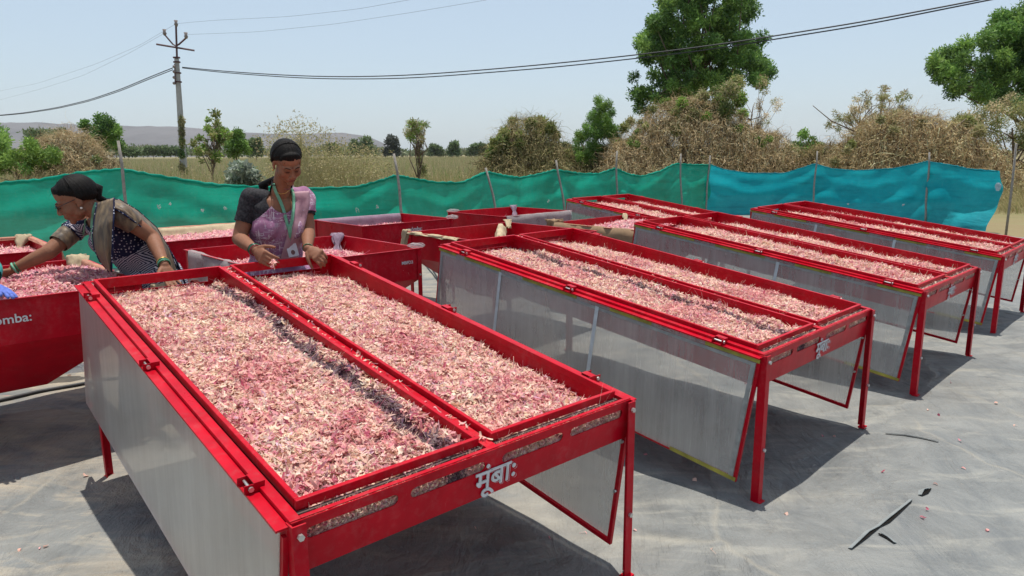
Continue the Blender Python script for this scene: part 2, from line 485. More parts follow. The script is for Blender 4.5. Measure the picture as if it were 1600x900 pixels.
def slot_plate(b0, b1):
    """end plate: W wide, 0.15 high, four rounded slots, thickness b0..b1"""
    slots = [(.038, .294), (.332, .586), (.650, .905), (.938, 1.196)]
    zc, r = -.047, .0155
    me = bpy.data.meshes.new('end_plate'); bm = bmesh.new()
    def loop(pts):
        vs = [bm.verts.new((p[0], 0, p[1])) for p in pts]
        return [bm.edges.new((vs[i], vs[(i + 1) % len(vs)])) for i in range(len(vs))]
    es = loop([(0.002, -.004), (W - .002, -.004), (W - .002, -.15), (0.002, -.15)])
    for x0, x1 in slots:
        pts = []
        for k in range(9): an = math.pi / 2 - math.pi * k / 8; pts.append((x1 - r + r * math.cos(an), zc + r * math.sin(an)))
        for k in range(9): an = -math.pi / 2 - math.pi * k / 8; pts.append((x0 + r + r * math.cos(an), zc + r * math.sin(an)))
        es += loop(pts)
    bmesh.ops.triangle_fill(bm, use_beauty=True, edges=es)
    fs = bm.faces[:]
    ret = bmesh.ops.extrude_face_region(bm, geom=fs)
    for v in ret['geom']:
        if isinstance(v, bmesh.types.BMVert): v.co.y = b1 - b0
    for v in bm.verts: v.co = TL(v.co.x, v.co.y + b0, v.co.z)
    bmesh.ops.recalc_face_normals(bm, faces=bm.faces)
    bm.to_mesh(me); bm.free(); me.materials.append(RED); return me

def text_mesh(body, name, mat, size, depth=.001):
    cu = bpy.data.curves.new(name, 'FONT'); cu.body = body; cu.size = size; cu.extrude = depth; cu.resolution_u = 4
    cu.align_x = 'CENTER'; cu.offset = size * .012
    ob = bpy.data.objects.new(name, cu); COL.objects.link(ob)
    dg = bpy.context.evaluated_depsgraph_get()
    me = bpy.data.meshes.new_from_object(ob.evaluated_get(dg))
    me.materials.clear(); me.materials.append(mat); bpy.data.objects.remove(ob)
    return me

def spread_islands(me, step=.0004):
    """neighbouring glyph pieces overlap: give each its own depth so that no faces coincide"""
    bm = bmesh.new(); bm.from_mesh(me); seen = set(); k = 0
    for v in bm.verts:
        if v.index in seen: continue
        st = [v]; seen.add(v.index)
        while st:
            w_ = st.pop(); w_.co.z += step * k
            for e in w_.link_edges:
                o = e.other_vert(w_)
                if o.index not in seen: seen.add(o.index); st.append(o)
        k += 1
    bm.to_mesh(me); bm.free(); return me

def place_mesh(me, M3):
    """transform vertices of a mesh by function"""
    co = np.zeros(len(me.vertices) * 3, np.float32); me.vertices.foreach_get('co', co)
    co = co.reshape(-1, 3); out = np.array([M3(*p) for p in co], np.float32)
    me.vertices.foreach_set('co', out.ravel()); me.update(); return me

# thing: the table
def make_table():
    t = empty('drying_table')
    f = MB()
    f.box((0, 0, -.03), (.028, L, 0), TL); f.box((W - .028, 0, -.03), (W, L, 0), TL)
    f.box((.028, 0, -.004), (W - .028, .013, 0), TL); f.box((.028, L - .020, -.004), (W - .028, L, 0), TL)
    f.box((.600, .013, -.03), (.636, L - .020, -.001), TL)
    f.build('top_frame', RED, t, bev=.0015)
    g = MB(); g.box((.028, .024, -.036), (.600, L - .024, -.031), TL)
    # dusty ledge the trays sit on, a narrow frame round each tray
    lg = MB()
    for a0, a1 in ((.028, .600), (.636, W - .028)):
        lg.box((a0, .033, -.016), (a1, .0438, -.012), TL)
        pass
        lg.box((a0, .046, -.018), (a0 + .009, L - .040, -.014), TL); lg.box((a1 - .006, .046, -.018), (a1, L - .040, -.014), TL)
    lg.build('tray_ledge', mk_simple('dusty ledge', (.10, .062, .055), .85, 14, .4), t)
    ep = link('end_plate', slot_plate(-.003, .0), t)
    dm = spread_islands(text_mesh('\u092e\u0942\u0902\u092c\u093e\u0903', 'lettering', WHITE, .094, .0006))
    place_mesh(dm, lambda x, y, z: TL(.630 + x, -.0040 - z, -.122 + y))
    link('lettering', dm, ep)
    fp = MB(); fp.box((.002, L, -.15), (W - .002, L + .003, -.068), TL); fp.build('end_plate', RED, t)
    for a0 in (.0, W - .003):
        sp_ = MB(); sp_.box((a0, .0, -.15), (a0 + .003, L, -.031), TL); sp_.build('side_plate', RED, t)
    bp = MB(); bp.box((.004, .002, -.150), (W - .004, L - .002, -.146), TL); bp.build('bottom_plate', RED, t)
    # legs: angle iron down from the four corners, with foot plates
    for a0, sgn in ((-.004, 1), (W + .004, -1)):
        for b0, sb in ((-.0075, 1), (L + .0075, -1)):
            zt = TL(0, b0, -.006)[2]; y0 = TL(0, b0, -.006)[1] - (.012 if sb > 0 else -.012)
            lm = MB()
            lm.box((min(a0, a0 + sgn * .036), min(y0, y0 + sb * .005), 0.0), (max(a0, a0 + sgn * .036), max(y0, y0 + sb * .005), zt))
            lm.box((min(a0, a0 + sgn * .005), min(y0 + sb * .005, y0 + sb * .036), 0.0), (max(a0, a0 + sgn * .005), max(y0 + sb * .005, y0 + sb * .036), zt))
            lg_ = lm.build('leg', RED, t, bev=.001)
            fm = MB(); xm = a0 + sgn * .018; fm.box((xm - .022, y0 - .012, -.004), (xm + .022, y0 + .022, .0035)); fm.build('foot_plate', RED, lg_)
            for zz in (zt - .028, zt - .42):
                bm_ = MB(); bm_.tube([(xm, y0 - sb * .001, zz), (xm, y0 - sb * .010, zz)], .0085, 6); bm_.build('bolt', BOLT, lg_)
    # hanging side panels
    for side, a0, out in ((-1, -.016, -1), (1, W + .016, 1)):
        HP = .585
        def PL(x, b, c, a0=a0, out=out):      # x = thickness outward, hangs plumb to the tilted rim, splayed a little
            return TL(a0 + out * (x + (-c) * (.03 if out < 0 else -.01)), b, -.012 + c)
        sh = MB(); sh.box((.001, .014, -HP + .012), (.004, L - .014, -.010), PL)
        root = sh.build('side_panel', SHEET, t, fixn=True)
        fr = MB()
        fr.box((-.014, 0, -.006), (.018, L, .0), PL)          # top flange
        fr.box((-.014, 0, -.026), (-.0105, L, -.006), PL)
        for b0 in (0, L - .016): fr.box((-.014, b0, -HP + .016), (-.0005, b0 + .016, -.0262), PL)
        fr.box((-.014, 0, -HP), (-.0005, L, -HP + .016), PL)
        fr.build('panel_frame', RED, root, fixn=True)
        for bb in (.008, L - .008):
            for cc in (-.16, -.36): bl = MB(); bl.tube([PL(-.015, bb, cc), PL(-.024, bb, cc)], .006, 6); bl.build('rivet', BOLT, root)
        for bb in (.20, 1.08, 1.93):
            cl = MB()
            x0, x1 = -.03, .022
            cl.box((x0, bb - .024, .0008), (x1, bb - .0215, .024), PL); cl.box((x0, bb + .0215, .0008), (x1, bb + .024, .024), PL)
            cl.box((x0, bb - .024, .0240), (x1 - .024, bb + .024, .0262), PL)
            c_ = cl.build('clamp', RED, root, fixn=True)
            q = MB(); q.tube([PL(.006, bb - .030, .013), PL(.006, bb - .0252, .013), PL(.006, bb - .0248, .013), PL(.006, bb + .027, .013)], [.007, .007, .0035, .0035], 8)
            q.build('bolt', BOLT, c_)
    return t

first = make_table()
TROOT = [first] + [dup(first) for _ in range(4)]
TL_LABEL = ['nearest red metal drying table, cut by the bottom edge, with grey side panel facing us',
            'second red drying table from the left, its clear panel bordered with yellow tape',
            'third red drying table, just behind the one with two fully visible front legs',
            'farthest right red drying table whose near corner touches the right edge',
            'small-looking red drying table at the back against the green netting']
for i, (o, ((x, y), yw)) in enumerate(zip(TROOT, TABLES)):
    o.location = (x, y, 0); o.rotation_euler = (0, 0, yw)
    tag(o, TL_LABEL[i], 'drying table', 'red drying tables set out on the ground sheet')
EDGE = mk_simple('dull aluminium edging', (.30, .31, .31), .5, 30, .3, .4, .3)
# yellow tape on the panel edges of tables 2-4
for i in (1, 2, 3, 4):
    pan = [c for c in TROOT[i].children if c.name.startswith('side_panel')][0]
    segs = [(.0, .26), (.55, .80), (1.02, 1.42), (1.60, 1.92), (2.0, L)]
    PLt = lambda x, b, c: TL(-.016 - (x - c * .03), b, -.012 + c)
    for b0, b1, c0, c1 in [(p, q, -.026, -.010) for p, q in segs] + [(.0, .34, -.581, -.563), (.75, 1.25, -.581, -.568)]:
        tp = MB(); tp.box((.0046, b0, c0), (.0062, b1, c1), PLt); tp.build('yellow_tape', TAPE, pan, fixn=True)
    es_ = MB(); es_.box((.0046, .016, -.569), (.0058, .036, -.030), PLt); es_.box((.0046, .036, -.044), (.0058, L - .02, -.030), PLt); es_.box((.0046, L - .036, -.569), (.0058, L - .02, -.0445), PLt)
    es_.build('edge_strip', EDGE, pan, fixn=True)
    for bb in ((.88, 1.60), (.92,), (.80, 1.50), (1.1,))[i - 1]:
        tp = MB(); tp.box((.0046, bb - .011, -.570), (.0060, bb + .011, -.027), PLt); tp.build('joint_strip', STRIP, pan, fixn=True)

# ------------------------------------------------------------------ trays and onions
PAL = np.array([[.85, .68, .52], [.83, .61, .51], [.81, .53, .48], [.72, .36, .39], [.87, .75, .60], [.52, .14, .21], [.62, .40, .27], [.66, .44, .52]])
PW = np.array([.19, .22, .20, .19, .11, .080, .05, .045]); PW = PW / PW.sum()
def flakes(P, Nn, size=1.0, tint=None, seed=1, wide=.09):
    """curled strips: P (n,3) positions; returns V,F,C"""
    rg = np.random.default_rng(seed); n = len(P)
    th = rg.uniform(0, 2 * np.pi, n); tl = rg.normal(0, .38, n); ro = rg.normal(0, .6, n)
    # wilder pose for some
    wild = rg.random(n) < .22; tl[wild] = rg.uniform(-1.1, 1.1, wild.sum())
    d = np.stack([np.cos(th) * np.cos(tl), np.sin(th) * np.cos(tl), np.sin(tl)], 1)
    up = np.tile([0, 0, 1.0], (n, 1)) + rg.normal(0, .45, (n, 3))
    sd = np.cross(d, up); sd /= np.linalg.norm(sd, axis=1, keepdims=True); nn = np.cross(sd, d)
    big = rg.random(n) < wide
    ln = rg.uniform(.014, .032, n) * size; wd = rg.uniform(.0024, .0058, n) * size
    ln[big] = rg.uniform(.014, .026, big.sum()) * size; wd[big] = rg.uniform(.005, .010, big.sum()) * size
    kap = rg.normal(0, 2.0, n); kn = rg.normal(.6, 1.3, n)
    thin = rg.random(n) < .20; ln[thin] = rg.uniform(.026, .050, thin.sum()) * size; wd[thin] = rg.uniform(.0010, .0018, thin.sum()) * size; kap[thin] *= 1.7
    V = np.zeros((n, 4, 2, 3))
    for i, t_ in enumerate((-.5, -.17, .17, .5)):
        a1 = kap * t_ * 1.0; c = P + d * (ln * t_)[:, None] + sd * (ln * kap * t_ * t_ * .8)[:, None] - nn * (ln * kn * t_ * t_ * .9)[:, None]
        w_ = wd * (1 - 1.3 * t_ * t_)
        tw = ro * t_
        sv = sd * np.cos(tw)[:, None] + nn * np.sin(tw)[:, None]
        V[:, i, 0] = c - sv * w_[:, None]; V[:, i, 1] = c + sv * w_[:, None]
    V = V.reshape(-1, 3)
    b = (np.arange(n) * 8)[:, None]
    F = np.concatenate([b + np.array([0, 1, 3, 2]), b + np.array([2, 3, 5, 4]), b + np.array([4, 5, 7, 6])], 0)
    ci = rg.choice(len(PAL), n, p=PW)
    c = PAL[ci] * rg.uniform(.82, 1.12, (n, 1))
    if tint is not None: c = c * tint
    C = np.repeat(np.clip(c, 0, .9), 8, 0)
    two = np.where(rg.random((n, 1, 1)) < .6, np.array([[[1.0, .79, .82], [1.05, 1.03, .92]]]), 1.0)      # skin edge pink, inner edge cream
    C = (C.reshape(n, 4, 2, 3) * two[:, None]).reshape(-1, 3)
    return V, F, np.clip(C, 0, .92)

TRAY_A = ((.036, .596), (.642, 1.2000)); B0, B1 = .044, L - .036
DZ = .017
def make_tray(a0, a1):
    t = empty('onion_tray'); r = MB(); w = a1 - a0; ln = B1 - B0; rw = .014; hh = .026
    r.box((0, 0, -hh), (w, rw, 0)); r.box((0, ln - rw, -.046), (w, ln, 0)); r.box((0, rw, -hh), (rw, ln - rw, 0)); r.box((w - rw, rw, -hh), (w, ln - rw, 0))
    r.build('rim', RED, t, bev=.002)
    bs = MB(); e = .0025; D = .128
    x0, x1, y0, y1 = .004, w - .004, .004, ln - .004
    bs.box((x0, y0, -D), (x0 + e, y1, -hh)); bs.box((x1 - e, y0, -D), (x1, y1, -hh))
    # near wall: narrow slots only; far wall with a wide hand slot
    bs.box((x0 + e, y0, -D), (x1 - e, y0 + e, -.085)); bs.box((x0 + e, y0, -.085), (x0 + .03, y0 + e, -hh)); bs.box((x1 - .03, y0, -.085), (x1 - e, y0 + e, -hh))
    bs.box((x0 + e, y1 - e, -D), (x1 - e, y1, -.092)); bs.box((x0 + e, y1 - e, -.092), (x0 + .045, y1, -.046)); bs.box((x1 - .06, y1 - e, -.092), (x1 - e, y1, -.046))
    bs.box((x0, y0, -D - .003), (x1, y1, -D - .0005))
    bs.build('basin', RED, t)
    return t
tray0 = make_tray(*TRAY_A[0])
shadow_line_px = {0: [(352, 438), (360, 443), (425, 482), (489, 537), (564, 586), (629, 639), (700, 688), (712, 700)],
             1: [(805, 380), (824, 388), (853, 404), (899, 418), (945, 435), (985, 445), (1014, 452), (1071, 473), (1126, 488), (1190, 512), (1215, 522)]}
NFL = [(22000, 20500), (16000, 15000), (10500, 9500), (7000, 5500), (5500, 5500)]
which = ['left', 'right']
tdesc = ['nearest drying table', 'table with the yellow taped panel', 'third table from the left', 'far right table at the picture edge', 'table at the back by the green netting']
tray_list = []
for ti, ((tx, ty), yw) in enumerate(TABLES):
    cy_, sy_ = math.cos(yw), math.sin(yw)
    Mt = Matrix.Translation((tx, ty, H)) @ Matrix.Rotation(yw, 4, 'Z') @ Matrix.Rotation(TILT, 4, 'X')
    Mi = Mt.inverted()
    for k, (a0, a1) in enumerate(TRAY_A):
        tr = tray0 if (ti == 0 and k == 0) else dup(tray0)
        tr.matrix_world = Mt @ Matrix.Translation((a0, B0, DZ))
        tag(tr, f'{which[k]} red tray of sliced onion on the {tdesc[ti]}', 'tray', 'red onion trays in pairs on the drying tables')
        # shadow line over the onions, in tray coordinates; painted into the flakes below
        shadow_line = None
        if k == 0 and ti in shadow_line_px:
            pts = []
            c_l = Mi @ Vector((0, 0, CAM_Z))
            for u, v in shadow_line_px[ti]:
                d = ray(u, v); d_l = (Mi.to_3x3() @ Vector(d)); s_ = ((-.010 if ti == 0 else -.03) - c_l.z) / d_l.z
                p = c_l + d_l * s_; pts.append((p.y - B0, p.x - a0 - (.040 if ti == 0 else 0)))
            pts.sort(); shadow_line = np.array(pts)
        w = a1 - a0; ln = B1 - B0
        n = NFL[ti][k]
        def lev(x, y):
            x = np.asarray(x); y = np.asarray(y)
            base = (-.026 if ti == 0 and k == 0 else -.034) - .018 * np.clip(y / ln, 0, 1) ** 1.5 - .036 * np.clip((y / ln - .84) / .13, 0, 1)
            if k == 1: base = base - .036 * np.clip((x / w - .5) / .5, 0, 1)
            z = base + fbm(x * 6 + 31 * ti + 7 * k, y * 6 + 3 * ti, 3) * .042 + (vnoise(x * 24 + 5 * ti, y * 24 + k) - .5) * .016
            z = z - .010 * np.exp(-np.minimum(x, w - x) / .03) - .060 * np.exp(-(np.maximum(y - .006, 0) / .026) ** 1.6)
            if shadow_line is not None:
                dx = np.abs(x - np.interp(y, shadow_line[:, 0], shadow_line[:, 1])); z = z - .030 * np.exp(-(dx / .022) ** 2)  # trough sunk along the painted shadow line
            return np.minimum(z, -.006)
        gxx = np.linspace(.009, w - .009, 40); gyy = np.linspace(.009, ln - .009, 110)
        GX, GY = np.meshgrid(gxx, gyy); GZ = lev(GX, GY) - .012
        Vb = np.stack([GX, GY, GZ], -1).reshape(-1, 3); nb = 40
        i2, j2 = np.meshgrid(np.arange(109), np.arange(39), indexing='ij'); a = (i2 * nb + j2).ravel(); Fb = np.stack([a, a + 1, a + nb + 1, a + nb], 1)
        Cb = np.tile([.56, .34, .31], (len(Vb), 1)) * (.8 + .5 * RG.random((len(Vb), 1)))
        gs = np.linspace(.004, w - .004, 90); sl0 = len(Vb)         # packed slope of onions behind the slots
        Vs_ = np.concatenate([np.stack([gs, gs * 0 - .0395, gs * 0 - .094 + .004 * RG.random(90)], 1), np.stack([gs, gs * 0 - .026, gs * 0 - .068 + .006 * RG.random(90)], 1), np.stack([gs, gs * 0 - .012, gs * 0 - .044 + .005 * RG.random(90)], 1)])
        q_ = np.arange(89); Fs_ = np.concatenate([np.stack([q_, q_ + 1, q_ + 91, q_ + 90], 1), np.stack([q_, q_ + 1, q_ + 91, q_ + 90], 1) + 90]) + sl0
        Vb = np.concatenate([Vb, Vs_]); Fb = np.concatenate([Fb, Fs_]); Cb = np.concatenate([Cb, np.tile([.78, .55, .48], (270, 1)) * (.75 + .4 * RG.random((270, 1)))])
        rg = np.random.default_rng(100 + ti * 2 + k)
        px = rg.uniform(.018, w - .018, n); py = rg.uniform(.012, ln - .018, n)
        pz = lev(px, py) + rg.uniform(-.009, .006, n)
        ns = 4200 if ti < 3 else 1500      # onions pressed against the slots of the near end plate
        px = np.concatenate([px, rg.uniform(.004, w - .004, ns)]); ey = rg.uniform(-.039, -.013, ns); py = np.concatenate([py, ey]); pz = np.concatenate([pz, -.086 + (ey + .039) * 1.9 + rg.uniform(-.006, .004, ns)]); n += ns
        tint = np.ones((n, 3))
        clump = fbm(px * 14 + 3, py * 14 + ti, 3)[:, None]
        tint = tint * (1 + clump * .30 * np.array([[.6, 1.4, 1.1]]))
        patch = fbm(px * 4 + 70, py * 4 + 11 * ti, 3)
        tint[patch > .14] *= np.array([.93, .74, .80])
        if shadow_line is not None:
            dx = np.abs(px + rg.normal(0, .007, n) - np.interp(py, shadow_line[:, 0], shadow_line[:, 1]) - .010 * np.sin(py * 21))
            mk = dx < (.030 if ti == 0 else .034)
            tint[mk] *= np.array([.25, .23, .31])  # cast shadow line painted as darker, bluish flake colours
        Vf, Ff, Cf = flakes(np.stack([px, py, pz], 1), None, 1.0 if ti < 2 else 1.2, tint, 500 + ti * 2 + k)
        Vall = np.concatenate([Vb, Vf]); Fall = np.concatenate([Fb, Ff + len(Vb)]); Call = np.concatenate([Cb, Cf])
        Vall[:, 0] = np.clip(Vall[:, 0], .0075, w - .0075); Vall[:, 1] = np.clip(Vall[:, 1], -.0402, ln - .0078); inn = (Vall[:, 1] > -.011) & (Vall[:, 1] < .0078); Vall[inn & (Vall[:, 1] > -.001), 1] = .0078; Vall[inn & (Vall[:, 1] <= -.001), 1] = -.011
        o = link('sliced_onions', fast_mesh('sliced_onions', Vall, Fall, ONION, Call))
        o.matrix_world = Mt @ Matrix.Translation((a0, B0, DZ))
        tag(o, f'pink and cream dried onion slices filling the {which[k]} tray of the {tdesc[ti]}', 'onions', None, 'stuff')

# ------------------------------------------------------------------ hopper bins
YW = .752; SV = V3(math.cos(YW), math.sin(YW), 0); LV = V3(-math.sin(YW), math.cos(YW), 0); HB = .85
def make_bin():
    t = empty('drying_bin')            # local: x along S (0..1), y along L (0..1), real size 1.2 x 1.15; scaled per bin
    w, d = 1.2, 1.15; bz = HB - .215; tp = .0022
    def ring(x0, y0, x1, y1, z): return [(x0, y0, z), (x1, y0, z), (x1, y1, z), (x0, y1, z)]
    body = MB()
    R_ = [ring(0, 0, w, d, HB), ring(0, 0, w, d, bz), ring(.40, .34, w - .40, d - .34, .31)]
    V = [p for r in R_ for p in r]; Fq = []
    for k in range(2):
        for i in range(4): j = (i + 1) % 4; Fq.append((k * 4 + i, (k + 1) * 4 + i, (k + 1) * 4 + j, k * 4 + j))
    Fq.append((8, 11, 10, 9))
    body.add(V, Fq); body.build('hopper', RED, t, solid=.003, off=-1)
    r = MB(); e = .018
    r.box((-e, -e, HB), (w + e, 0, HB + .004)); r.box((-e, d, HB), (w + e, d + e, HB + .004)); r.box((-e, 0, HB), (0, d, HB + .004)); r.box((w, 0, HB), (w + e, d, HB + .004))
    r.build('rim', RED, t)
    for x in (-.004, w + .004):
        for y in (-.004, d + .004):
            sx = 1 if x < .5 else -1; sy2 = 1 if y < .5 else -1
            lm = MB(); lm.box((min(x, x + sx * .032), min(y, y - sy2 * .004), 0), (max(x, x + sx * .032), max(y, y - sy2 * .004), HB - .001))
            lm.box((min(x, x - sx * .004), min(y, y + sy2 * .032), 0), (max(x, x - sx * .004), max(y, y + sy2 * .032), HB - .001))
            lg_ = lm.build('leg', RED, t)
            q = MB(); q.tube([(x + sx * .016, y - sy2 * .003, bz + .03), (x + sx * .016, y - sy2 * .012, bz + .03)], .007, 6); q.build('bolt', BOLT, lg_)
    return t
bin0 = make_bin()
# name: s0,l0,s1,l1, label
BINS = [
 (-.20, 3.93, 1.02, 5.17, 'red hopper bin at the left edge heaped with pink onions and lettered on its front'),
 (1.66, 4.02, 2.87, 5.14, 'red hopper bin behind the standing woman, marked with white code letters'),
 (3.40, 5.66, 4.46, 6.58, 'red hopper bin right of the standing woman, in the row nearest the green netting'),
 (4.97, 5.42, 6.00, 6.38, 'red hopper bin with net over its right side, below the middle of the netting'),
 (3.42, 3.84, 4.57, 4.93, 'red hopper bin lined with cream cloth behind the yellow taped table'),
 (4.83, 3.62, 5.95, 4.60, 'bin wrapped in brown burlap between two drying tables'),
 (1.70, 5.74, 2.85, 6.86, 'red hopper bin with peach net lining seen between the two women'),
 (-.12, 5.84, 1.02, 7.00, 'red hopper bin at the far left, above the bending woman\'s outstretched arm')]
def bw(s, l, z): return SV * s + LV * l + V3(0, 0, z)
binroots = []
for i, (s0, l0, s1, l1, lab) in enumerate(BINS):
    o = bin0 if i == 0 else dup(bin0)
    o.location = bw(s0, l0, 0); o.rotation_euler = (0, 0, YW); o.scale = ((s1 - s0) / 1.2, (l1 - l0) / 1.15, 1)
    tag(o, lab, 'hopper bin', 'red hopper bins behind the drying tables'); binroots.append(o)
def add_text(root, body, size, x, z, name='lettering'):
    me = text_mesh(body, name, WHITE, size)
    place_mesh(me, lambda a_, b_, c_: (x + a_, -.0065 - c_, z + b_))
    hp = [c for c in root.children if c.name.startswith('hopper')][0]
    return link('lettering', me, hp)
add_text(binroots[0], 'm\u00f3mba:', .060, .628, HB - .112)
add_text(binroots[2], 'm\u00f3mba:', .062, .66, HB - .088)
add_text(binroots[1], 'MBFD3', .031, 1.085, HB - .100)

def heap(name, s0, l0, s1, l1, fn, n, lab, seed, size=1.1, nb=36):
    gxx = np.linspace(0.0, s1 - s0, nb); gyy = np.linspace(0.0, l1 - l0, nb); GX, GY = np.meshgrid(gxx, gyy)
    GZ = fn(GX, GY)
    Vb = np.stack([GX, GY, GZ - .012], -1).reshape(-1, 3)
    i2, j2 = np.meshgrid(np.arange(nb - 1), np.arange(nb - 1), indexing='ij'); a = (i2 * nb + j2).ravel(); Fb = np.stack([a, a + 1, a + nb + 1, a + nb], 1)
    Cb = np.tile([.52, .30, .30], (len(Vb), 1)) * (.8 + .5 * RG.random((len(Vb), 1)))
    rg = np.random.default_rng(seed)
    px = rg.uniform(.02, s1 - s0 - .02, n); py = rg.uniform(.02, l1 - l0 - .02, n)
    pz = fn(px, py) + rg.uniform(-.008, .01, n)
    tint = np.ones((n, 3)) * np.array([1.03, .87, 1.04])
    Vf, Ff, Cf = flakes(np.stack([px, py, pz], 1), None, size, tint, seed + 1, wide=.25)
    o = link(name, fast_mesh(name, np.concatenate([Vb, Vf]), np.concatenate([Fb, Ff + len(Vb)]), ONION, np.concatenate([Cb, Cf])))
    o.location = bw(s0, l0, 0); o.rotation_euler = (0, 0, YW)
    return tag(o, lab, 'onions', None, 'stuff')
def gauss(x, y, cx, cy, r, h): return h * np.exp(-((x - cx) ** 2 + (y - cy) ** 2) / (r * r))
heap('onion_heap', -.20 + .01, 3.93 + .01, 1.02 - .01, 5.17 - .01,
     lambda x, y: HB - .055 + fbm(x * 5, y * 5) * .05 + gauss(x, y, 1.0, .55, .42, .085) + gauss(x, y, .45, .4, .3, .03) - .09 * np.clip(y - .75, 0, 1), 12000,
     'heap of pink sliced onions in the lettered bin at the left edge', 41)
heap('onion_heap', 1.67, 4.03, 2.86, 5.13, lambda x, y: HB - .13 + fbm(x * 5 + 9, y * 5) * .05 + gauss(x, y, .75, .75, .33, .09), 7000, 'heap of onions in the bin behind the standing woman', 43)
heap('onion_heap', 3.41, 5.67, 4.45, 6.57, lambda x, y: HB - .10 + fbm(x * 5 + 19, y * 5) * .05 + gauss(x, y, .3, .5, .3, .03), 2500, 'onions low in the bin right of the standing woman', 45)
heap('onion_heap', 4.98, 5.43, 5.99, 6.37, lambda x, y: HB - .13 + fbm(x * 5 + 29, y * 5) * .05, 1600, 'onions low in the bin with net over its right side', 47)
heap('onion_heap', 3.43, 3.85, 4.56, 4.92, lambda x, y: HB - .14 + fbm(x * 5 + 39, y * 5) * .04, 2600, 'onions low in the bin lined with cream cloth', 49)
heap('onion_heap', 4.84, 3.63, 5.94, 4.59, lambda x, y: HB - .075 + fbm(x * 5 + 49, y * 5) * .05 + gauss(x, y, .9, .6, .3, .06), 2600, 'onions in the burlap wrapped bin', 51)
heap('onion_heap', 1.71, 5.75, 2.84, 6.85, lambda x, y: HB - .06 + fbm(x * 5 + 59, y * 5) * .05 + gauss(x, y, .8, .4, .4, .04), 3200, 'onions in the bin seen between the two women', 53)
heap('onion_heap', -.11, 5.85, 1.01, 6.99, lambda x, y: HB - .075 + fbm(x * 5 + 69, y * 5) * .05 + gauss(x, y, .7, .5, .3, .04), 3000, 'onions in the bin at the far left above the outstretched arm', 55)
# loose flakes lying about: on the sheet and on the middle bars of the tables
n = 110
P = []
for (u, v) in [(1228, 806), (1088, 750), (1378, 737), (1462, 757), (62, 855), (72, 852), (30, 858), (134, 746), (1420, 610), (1500, 690), (1305, 680), (1110, 863), (1450, 640)]:
    p = onz(u, v); P.append((p[0], p[1], float(ground_z(p[0], p[1])) + .008))
for _ in range(n):
    x, y = RG.uniform(-3.5, 4), RG.uniform(.8, 5); P.append((x, y, float(ground_z(x, y)) + .008))
Vf, Ff, Cf = flakes(np.array(P), None, .95, np.array([[1.0, .8, .85]]), 77, wide=.6)
tag(link('fallen_onion_flakes', fast_mesh('fallen_onion_flakes', Vf, Ff, ONION, Cf)), 'single onion flakes fallen on the grey ground sheet', 'onion flakes', None, 'stuff')
for ti in (0, 1, 2):
    rg = np.random.default_rng(900 + ti); n = 120
    px = rg.normal(.618, .010, n); py = rg.uniform(.03, L - .03, n) ** 1.0; 
    Vf, Ff, Cf = flakes(np.stack([px, py, rg.uniform(.002, .007, n)], 1), None, .8, None, 950 + ti)
    o = link('loose_onion_bits', fast_mesh('loose_onion_bits', Vf, Ff, ONION, Cf))
    (tx, ty), yw = TABLES[ti]
    o.matrix_world = Matrix.Translation((tx, ty, H)) @ Matrix.Rotation(yw, 4, 'Z') @ Matrix.Rotation(TILT, 4, 'X')
    tag(o, f'onion bits spilled along the middle bar of the {tdesc[ti]}', 'onion bits', None, 'stuff')
# ------------------------------------------------------------------ net fences
def fence_path(pts, uvs_top, sag=None):
    return pts
# control points: u, v of the top hem, distance y, z of the foot
FG = [(-420, 292, 7.6), (-150, 288, 8.4), (0, 285, 8.9), (60, 280, 9.1), (130, 268, 9.2), (188, 263, 9.35), (250, 274, 9.5), (330, 287, 9.75), (400, 291, 10.0), (480, 294, 10.3), (560, 291, 10.55),
      (600, 279, 10.7), (617, 273, 10.75), (640, 277, 10.9), (680, 284, 11.2), (720, 285, 11.6), (752, 271, 12.0), (764, 268, 12.2), (785, 274, 12.4), (812, 277, 12.7), (845, 270, 13.3), (868, 265, 13.6), (900, 270, 14.1), (935, 271, 14.6), (963, 262, 15.0),
      (985, 272, 15.3), (1005, 275, 15.6), (1035, 266, 16.0), (1060, 255, 16.3), (1085, 257, 16.7), (1108, 257, 17.0)]
FT = [(1108, 256, 17.0), (1130, 264, 17.1), (1170, 270, 17.1), (1225, 270, 17.0), (1255, 261, 16.9), (1273, 255, 16.8), (1300, 263, 16.6), (1340, 266, 16.2), (1400, 262, 15.7), (1430, 256, 15.4), (1450, 251, 15.2), (1480, 256, 14.7), (1515, 263, 14.1), (1562, 267, 13.55)]
GPOSTS = [(188, 220, 9.30, (203, 330)), (617, 240, 10.70, (630, 340)), (760, 262, 12.15, (775, 330)), (869, 250, 13.55, (882, 330)), (963, 236, 14.95, (963, 320)), (1062, 240, 16.25, (1064, 330)), (1108, 243, 16.95, (1101, 330))]
TPOSTS = [(1275, 236, 16.75, (1268, 330)), (1450, 238, 15.15, (1443, 345))]

